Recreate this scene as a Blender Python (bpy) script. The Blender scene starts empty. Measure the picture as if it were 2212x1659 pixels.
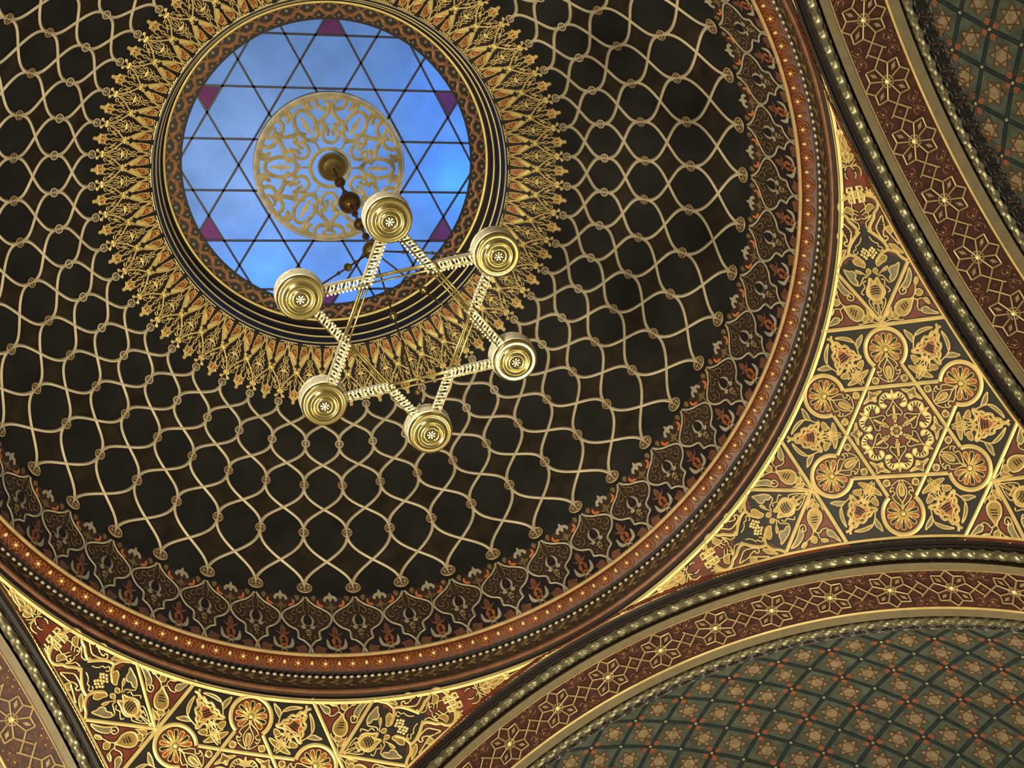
import bpy, math, json
import numpy as np
from mathutils import Matrix, Vector
from mathutils.geometry import tessellate_polygon

# ------------------------------------------------------------------ measures
SC = 1.5          # metres per survey unit
EYE = 1.6         # the camera stands at eye height
CX, CY = -1.3917, -2.5176
PSI = math.radians(-33.36)     # direction of the right-hand arch
PH = math.radians(3.525)       # first meridian of the dome lattice
W7 = math.radians(7.5)         # 48 meridians
ZC, RHO, AX = 5.261, 3.4223, 3.2114
RS = math.hypot(RHO, AX)
def W(P):
    P = np.asarray(P, float).copy(); P *= SC; P[..., 2] += EYE; return P
def wp(x, y, z): return (x*SC, y*SC, z*SC+EYE)
scene = bpy.context.scene
col = scene.collection

# ------------------------------------------------------------------ camera
R = np.array([[0.96864711, -0.11764612, -0.21881995],
              [0.03335103, 0.93437655, -0.35472266],
              [0.24619197, 0.33630321, 0.90900476]])
cd = bpy.data.cameras.new('camera'); cam = bpy.data.objects.new('camera', cd); col.objects.link(cam)
cd.sensor_width = 36; cd.sensor_fit = 'HORIZONTAL'; cd.lens = 3006.6/2212*36; cd.clip_end = 200
m = Matrix.Identity(4)
for i in range(3):
    m[i][0] = R[0][i]; m[i][1] = -R[1][i]; m[i][2] = -R[2][i]
m[0][3], m[1][3], m[2][3] = CX*SC, CY*SC, EYE
cam.matrix_world = m
scene.camera = cam
scene.view_settings.view_transform = 'Standard'; scene.view_settings.look = 'None'
scene.view_settings.gamma = 1; scene.view_settings.use_curve_mapping = False
scene.view_settings.exposure = 0.0

# ------------------------------------------------------------------ light
wd = bpy.data.worlds.new('hall'); scene.world = wd; wd.use_nodes = True
wd.node_tree.nodes['Background'].inputs[0].default_value = (1.0, 0.88, 0.66, 1)
wd.node_tree.nodes['Background'].inputs[1].default_value = 0.26
def lamp(name, kind, loc, power, colr, size=1.0, to=None, **k):
    l = bpy.data.lights.new(name, kind); l.energy = power; l.color = colr
    if kind == 'AREA': l.size = size*SC; l.shape = 'DISK'
    elif kind in ('POINT', 'SPOT'): l.shadow_soft_size = size*SC
    for a, b in k.items(): setattr(l, a, b)
    o = bpy.data.objects.new(name, l); o.location = wp(*loc); col.objects.link(o)
    if to: o.rotation_euler = (Vector(wp(*to))-Vector(wp(*loc))).to_track_quat('-Z', 'Y').to_euler()
    return o
WARM = (1.0, 0.86, 0.60)
lamp('hall_lamp_left', 'AREA', (-3.2, 0.4, 3.0), 1050, WARM, 0.9, (1.8, 0.4, 9.0))
lamp('hall_fill_front', 'AREA', (-1.6, 2.6, 3.2), 190, WARM, 0.9, (-1.5, 1.2, 9.0))  # added fill from below for the front pendentive
lamp('hall_fill_right', 'AREA', (1.6, 1.4, 3.4), 170, WARM, 0.7, (2.4, 1.0, 8.0))  # added fill from below on the right side

lamp('soffit_fill', 'SPOT', (-0.9, 1.1, 3.4), 1500, WARM, 0.25, (-2.95, 1.95, 7.9), spot_size=math.radians(17), spot_blend=.6)  # added to brighten the left arch soffit, not a known fixture

# ------------------------------------------------------------------ materials
MATS = {}
def mat(key, name, c, rough=.5, metal=0.0, var=.25, vs=9.0, bump=0.0, spec=.5, emis=None, sheen=None):
    m = bpy.data.materials.new(name); m.use_nodes = True; nt = m.node_tree; b = nt.nodes['Principled BSDF']
    b.inputs['Roughness'].default_value = rough; b.inputs['Metallic'].default_value = metal
    b.inputs['Specular IOR Level'].default_value = spec
    tc = nt.nodes.new('ShaderNodeTexCoord'); n = nt.nodes.new('ShaderNodeTexNoise'); n.inputs['Scale'].default_value = vs; n.inputs['Detail'].default_value = 5
    nt.links.new(tc.outputs['Object'], n.inputs['Vector'])
    mp = nt.nodes.new('ShaderNodeMapRange'); mp.inputs[1].default_value = .3; mp.inputs[2].default_value = .7
    mp.inputs[3].default_value = 1-var; mp.inputs[4].default_value = 1+var
    nt.links.new(n.outputs['Fac'], mp.inputs['Value'])
    mx = nt.nodes.new('ShaderNodeVectorMath'); mx.operation = 'SCALE'; mx.inputs[0].default_value = c[:3]
    nt.links.new(mp.outputs[0], mx.inputs['Scale']); nt.links.new(mx.outputs[0], b.inputs['Base Color'])
    if bump:
        n2 = nt.nodes.new('ShaderNodeTexNoise'); n2.inputs['Scale'].default_value = vs*5; nt.links.new(tc.outputs['Object'], n2.inputs['Vector'])
        bp = nt.nodes.new('ShaderNodeBump'); bp.inputs['Strength'].default_value = bump; bp.inputs['Distance'].default_value = .02
        nt.links.new(n2.outputs['Fac'], bp.inputs['Height']); nt.links.new(bp.outputs[0], b.inputs['Normal'])
    MATS[key] = m; return m
mat('G', 'gilding', (.82, .63, .25), .42, .30, .15, 6)
mat('g', 'dull_gold', (.34, .22, .055), .5, .2, .3, 20)
mat('Y', 'yellow_gold', (.90, .72, .24), .42, .30, .12, 6)
mat('c', 'cream_paint', (.42, .37, .25), .55, 0, .2, 12)
mat('s', 'strap_cream', (.60, .52, .35), .5, .05, .15, 5)
mat('O', 'orange_brown', (.34, .10, .018), .5, 0, .35, 14)
mat('o', 'orange_paint', (.62, .17, .04), .5, 0, .2, 14)
mat('R', 'red_brown_ground', (.155, .028, .010), .55, 0, .35, 8)
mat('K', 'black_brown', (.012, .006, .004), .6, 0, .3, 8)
mat('b', 'brown_paint', (.19, .115, .040), .55, 0, .35, 14)
mat('B', 'russet_paint', (.17, .065, .025), .55, 0, .35, 14)
mat('C', 'charcoal_ground', (.0135, .0135, .012), .75, 0, .35, 3, spec=.25)
mat('D', 'umber_ground', (.022, .015, .008), .75, 0, .5, 5, spec=.25)
mat('k', 'kite_black', (.012, .012, .008), .6, 0, .3, 8)
mat('m', 'medallion_tan', (.36, .25, .12), .5, .1, .25, 14)
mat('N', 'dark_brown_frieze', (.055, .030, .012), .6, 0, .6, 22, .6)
mat('r', 'rust_roll', (.17, .07, .03), .35, .1, .3, 10)
mat('t', 'stone_beige', (.20, .16, .085), .55, 0, .12, 10)
mat('P', 'pale_metal', (.24, .22, .13), .33, .6, .3, 14)
mat('a', 'brass', (.46, .37, .14), .24, .95, .15, 8)
mat('w', 'lit_gold', (.90, .84, .62), .35, .35, .15, 30, .4)  # gold ornament; the glare of strong light is put into its pale colour
mat('d', 'dark_bronze', (.16, .09, .04), .3, .8, .2, 10)
mat('V', 'green_vault', (.078, .092, .066), .38, 0, .35, 7)
mat('L', 'blue_black_line', (.010, .020, .022), .45, 0, .4, 12)
mat('h', 'hexagon_tan', (.27, .20, .115), .42, 0, .3, 16)
mat('H', 'star_line', (.11, .05, .015), .45, 0, .2, 12)
mat('p', 'rose_patch', (.20, .095, .05), .45, 0, .4, 16)
mat('q', 'red_leaf', (.30, .09, .04), .45, 0, .2, 12)
mat('u', 'slate_scroll', (.035, .035, .035), .4, .2, .3, 12)
mat('z', 'zigzag_brown', (.30, .14, .06), .5, 0, .3, 14)
mat('e', 'deep_amber', (.105, .022, .004), .45, .0, .35, 16)
mat('l', 'leaf_grey', (.20, .17, .09), .5, 0, .3, 16)
mat('R2', 'band_ground_brown', (.060, .018, .010), .5, 0, .5, 14)
mat('n', 'cartouche_brown', (.045, .024, .010), .6, 0, .5, 12)
mat('B2', 'bead_silver', (.55, .50, .36), .3, .5, .2, 10)
mat('f', 'fillet_tan', (.34, .22, .08), .4, .2, .2, 10)
mat('E', 'egg_gold', (.85, .66, .28), .3, .3, .1, 10)

# ------------------------------------------------------------------ mesh helpers
class Buf:
    def __init__(s): s.V = []; s.F = []; s.M = []; s.n = 0
    def add(s, V, F, m):
        V = np.asarray(V, float).reshape(-1, 3); s.V.append(V)
        for f in F: s.F.append(tuple(i+s.n for i in f)); s.M.append(m)
        s.n += len(V)
    def arr(s): return np.concatenate(s.V) if s.V else np.zeros((0, 3))
def spl(P, closed=False, k=4):
    P = np.asarray(P, float); n = len(P)
    if n < 3: return P
    out = []
    seg = n if closed else n-1
    for i in range(seg):
        if closed: p0, p1, p2, p3 = P[i-1], P[i], P[(i+1) % n], P[(i+2) % n]
        else: p0, p1, p2, p3 = P[max(i-1, 0)], P[i], P[i+1], P[min(i+2, n-1)]
        for j in range(k):
            t = j/k
            out.append(.5*((2*p1)+(-p0+p2)*t+(2*p0-5*p1+4*p2-p3)*t*t+(-p0+3*p1-3*p2+p3)*t**3))
    if not closed: out.append(P[-1])
    return np.array(out)
def ribbon(buf, Q, w, h, m, closed=False, ridge=.35):
    """a raised strip along the 2D line Q: width w, edge height h, domed by ridge*w"""
    n = len(Q)
    if closed: T = np.roll(Q, -1, 0)-np.roll(Q, 1, 0)
    else: T = np.gradient(Q, axis=0)
    T /= np.maximum(np.linalg.norm(T, axis=1), 1e-9)[:, None]
    N = np.stack([-T[:, 1], T[:, 0]], 1)*w/2
    if ridge:
        V = np.concatenate([np.c_[Q-N, np.full(n, h)], np.c_[Q, np.full(n, h+ridge*w)], np.c_[Q+N, np.full(n, h)]]); rows = 3
    else:
        V = np.concatenate([np.c_[Q-N, np.full(n, h)], np.c_[Q+N, np.full(n, h)]]); rows = 2
    F = []
    for r in range(rows-1):
        for i in range(n if closed else n-1):
            j = (i+1) % n; F.append((r*n+i, r*n+j, (r+1)*n+j, (r+1)*n+i))
    buf.add(V, F, m)
def fill(buf, Q, h, m):
    tri = tessellate_polygon([[Vector((a, b, 0)) for a, b in Q]])
    buf.add(np.c_[Q, np.full(len(Q), h)], [tuple(t) for t in tri], m)
def disc(buf, c, r, h, m, n=10, dome=.4):
    a = np.arange(n)*2*math.pi/n
    V = np.r_[np.c_[c[0]+r*np.cos(a), c[1]+r*np.sin(a), np.full(n, h)], [[c[0], c[1], h+dome*r]]]
    buf.add(V, [(i, (i+1) % n, n) for i in range(n)], m)
def draw(buf, items, scale=(1, 1), dark=True, off=(0, 0), wk=1.0, kk=4):
    for ty, mk, w, closed, pts in items:
        P = np.asarray(pts, float)*np.array(scale)+np.array(off)
        if ty == 'd':
            for q in P:
                if dark: disc(buf, q, w*1.5, .0025, 'K', 8, 0)
                disc(buf, q, w, .004, mk, 8)
            continue
        Q = spl(P, bool(closed), kk)
        if ty == 'F': 
            if dark: ribbon(buf, Q, .012, .0022, 'K', True, 0)
            fill(buf, Q, .0055, mk)
        elif ty == 'f':
            if dark: ribbon(buf, Q, w+.018, .0022, 'K', True, 0)
            fill(buf, Q, .0045, 'l' if mk == 'c' else mk); ribbon(buf, Q, w*wk, .0050, 'G', True)
        else:
            if mk == 'K': ribbon(buf, Q, w, .0095, 'K', bool(closed), 0)
            else:
                if dark: ribbon(buf, Q, w*wk+.014, .0026, 'K', bool(closed), 0)
                ribbon(buf, Q, w*wk, .0052, mk, bool(closed))
def mesh(name, V, F, M, parent=None, smooth=False, world=False):
    """V already in metres"""
    me = bpy.data.meshes.new(name); V = np.asarray(V, float)
    keys = sorted(set(M)) if not isinstance(M, str) else [M]
    me.from_pydata(V.tolist(), [], F)
    for k in keys: me.materials.append(MATS[k])
    if not isinstance(M, str) and len(keys) > 1:
        ix = {k: i for i, k in enumerate(keys)}; me.polygons.foreach_set('material_index', [ix[k] for k in M])
    if smooth: me.polygons.foreach_set('use_smooth', [True]*len(me.polygons))
    me.update()
    o = bpy.data.objects.new(name, me); col.objects.link(o)
    if parent: o.parent = parent
    return o
def bufmesh(name, buf, fn, parent=None, smooth=False):
    return mesh(name, W(fn(buf.arr())), buf.F, buf.M, parent, smooth)
def root(name, loc=(0, 0, 0), rz=0, label=None, kind='structure', cat=None, group=None):
    o = bpy.data.objects.new(name, None); o.location = loc; o.rotation_euler = (0, 0, rz); o.empty_display_size = .3
    col.objects.link(o)
    if kind: o['kind'] = kind
    if label: o['label'] = label
    if cat: o['category'] = cat
    if group: o['group'] = group
    return o
def inst(src, parent, rz=0, rx=0, loc=None, label=None):
    o = src.copy(); col.objects.link(o); o.parent = parent; o.rotation_euler = (rx, 0, rz)
    if loc is not None: o.location = loc
    if label: o['label'] = label
    return o
def revolve(P, n=192, a0=0, a1=2*math.pi, closed=True):
    """P (r,z) list -> survey-unit verts and faces"""
    P = np.asarray(P, float); k = len(P)
    a = a0+(a1-a0)*np.arange(n if closed else n+1)/n
    V = np.stack([np.outer(np.cos(a), P[:, 0]), np.outer(np.sin(a), P[:, 0]), np.tile(P[:, 1], (len(a), 1))], 2).reshape(-1, 3)
    F = []
    for i in range(n):
        j = (i+1) % len(a)
        for q in range(k-1): F.append((i*k+q, j*k+q, j*k+q+1, i*k+q+1))
    return V, F
def ring(name, P, mk, parent, n=192, smooth=False):
    V, F = revolve(P, n); return mesh(name, W(V), F, mk, parent, smooth)
def circ(r0, z0, rad, n=10, a=0, b=2*math.pi):
    t = np.linspace(a, b, n+1); return np.c_[r0+rad*np.cos(t), z0+rad*np.sin(t)]
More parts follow.
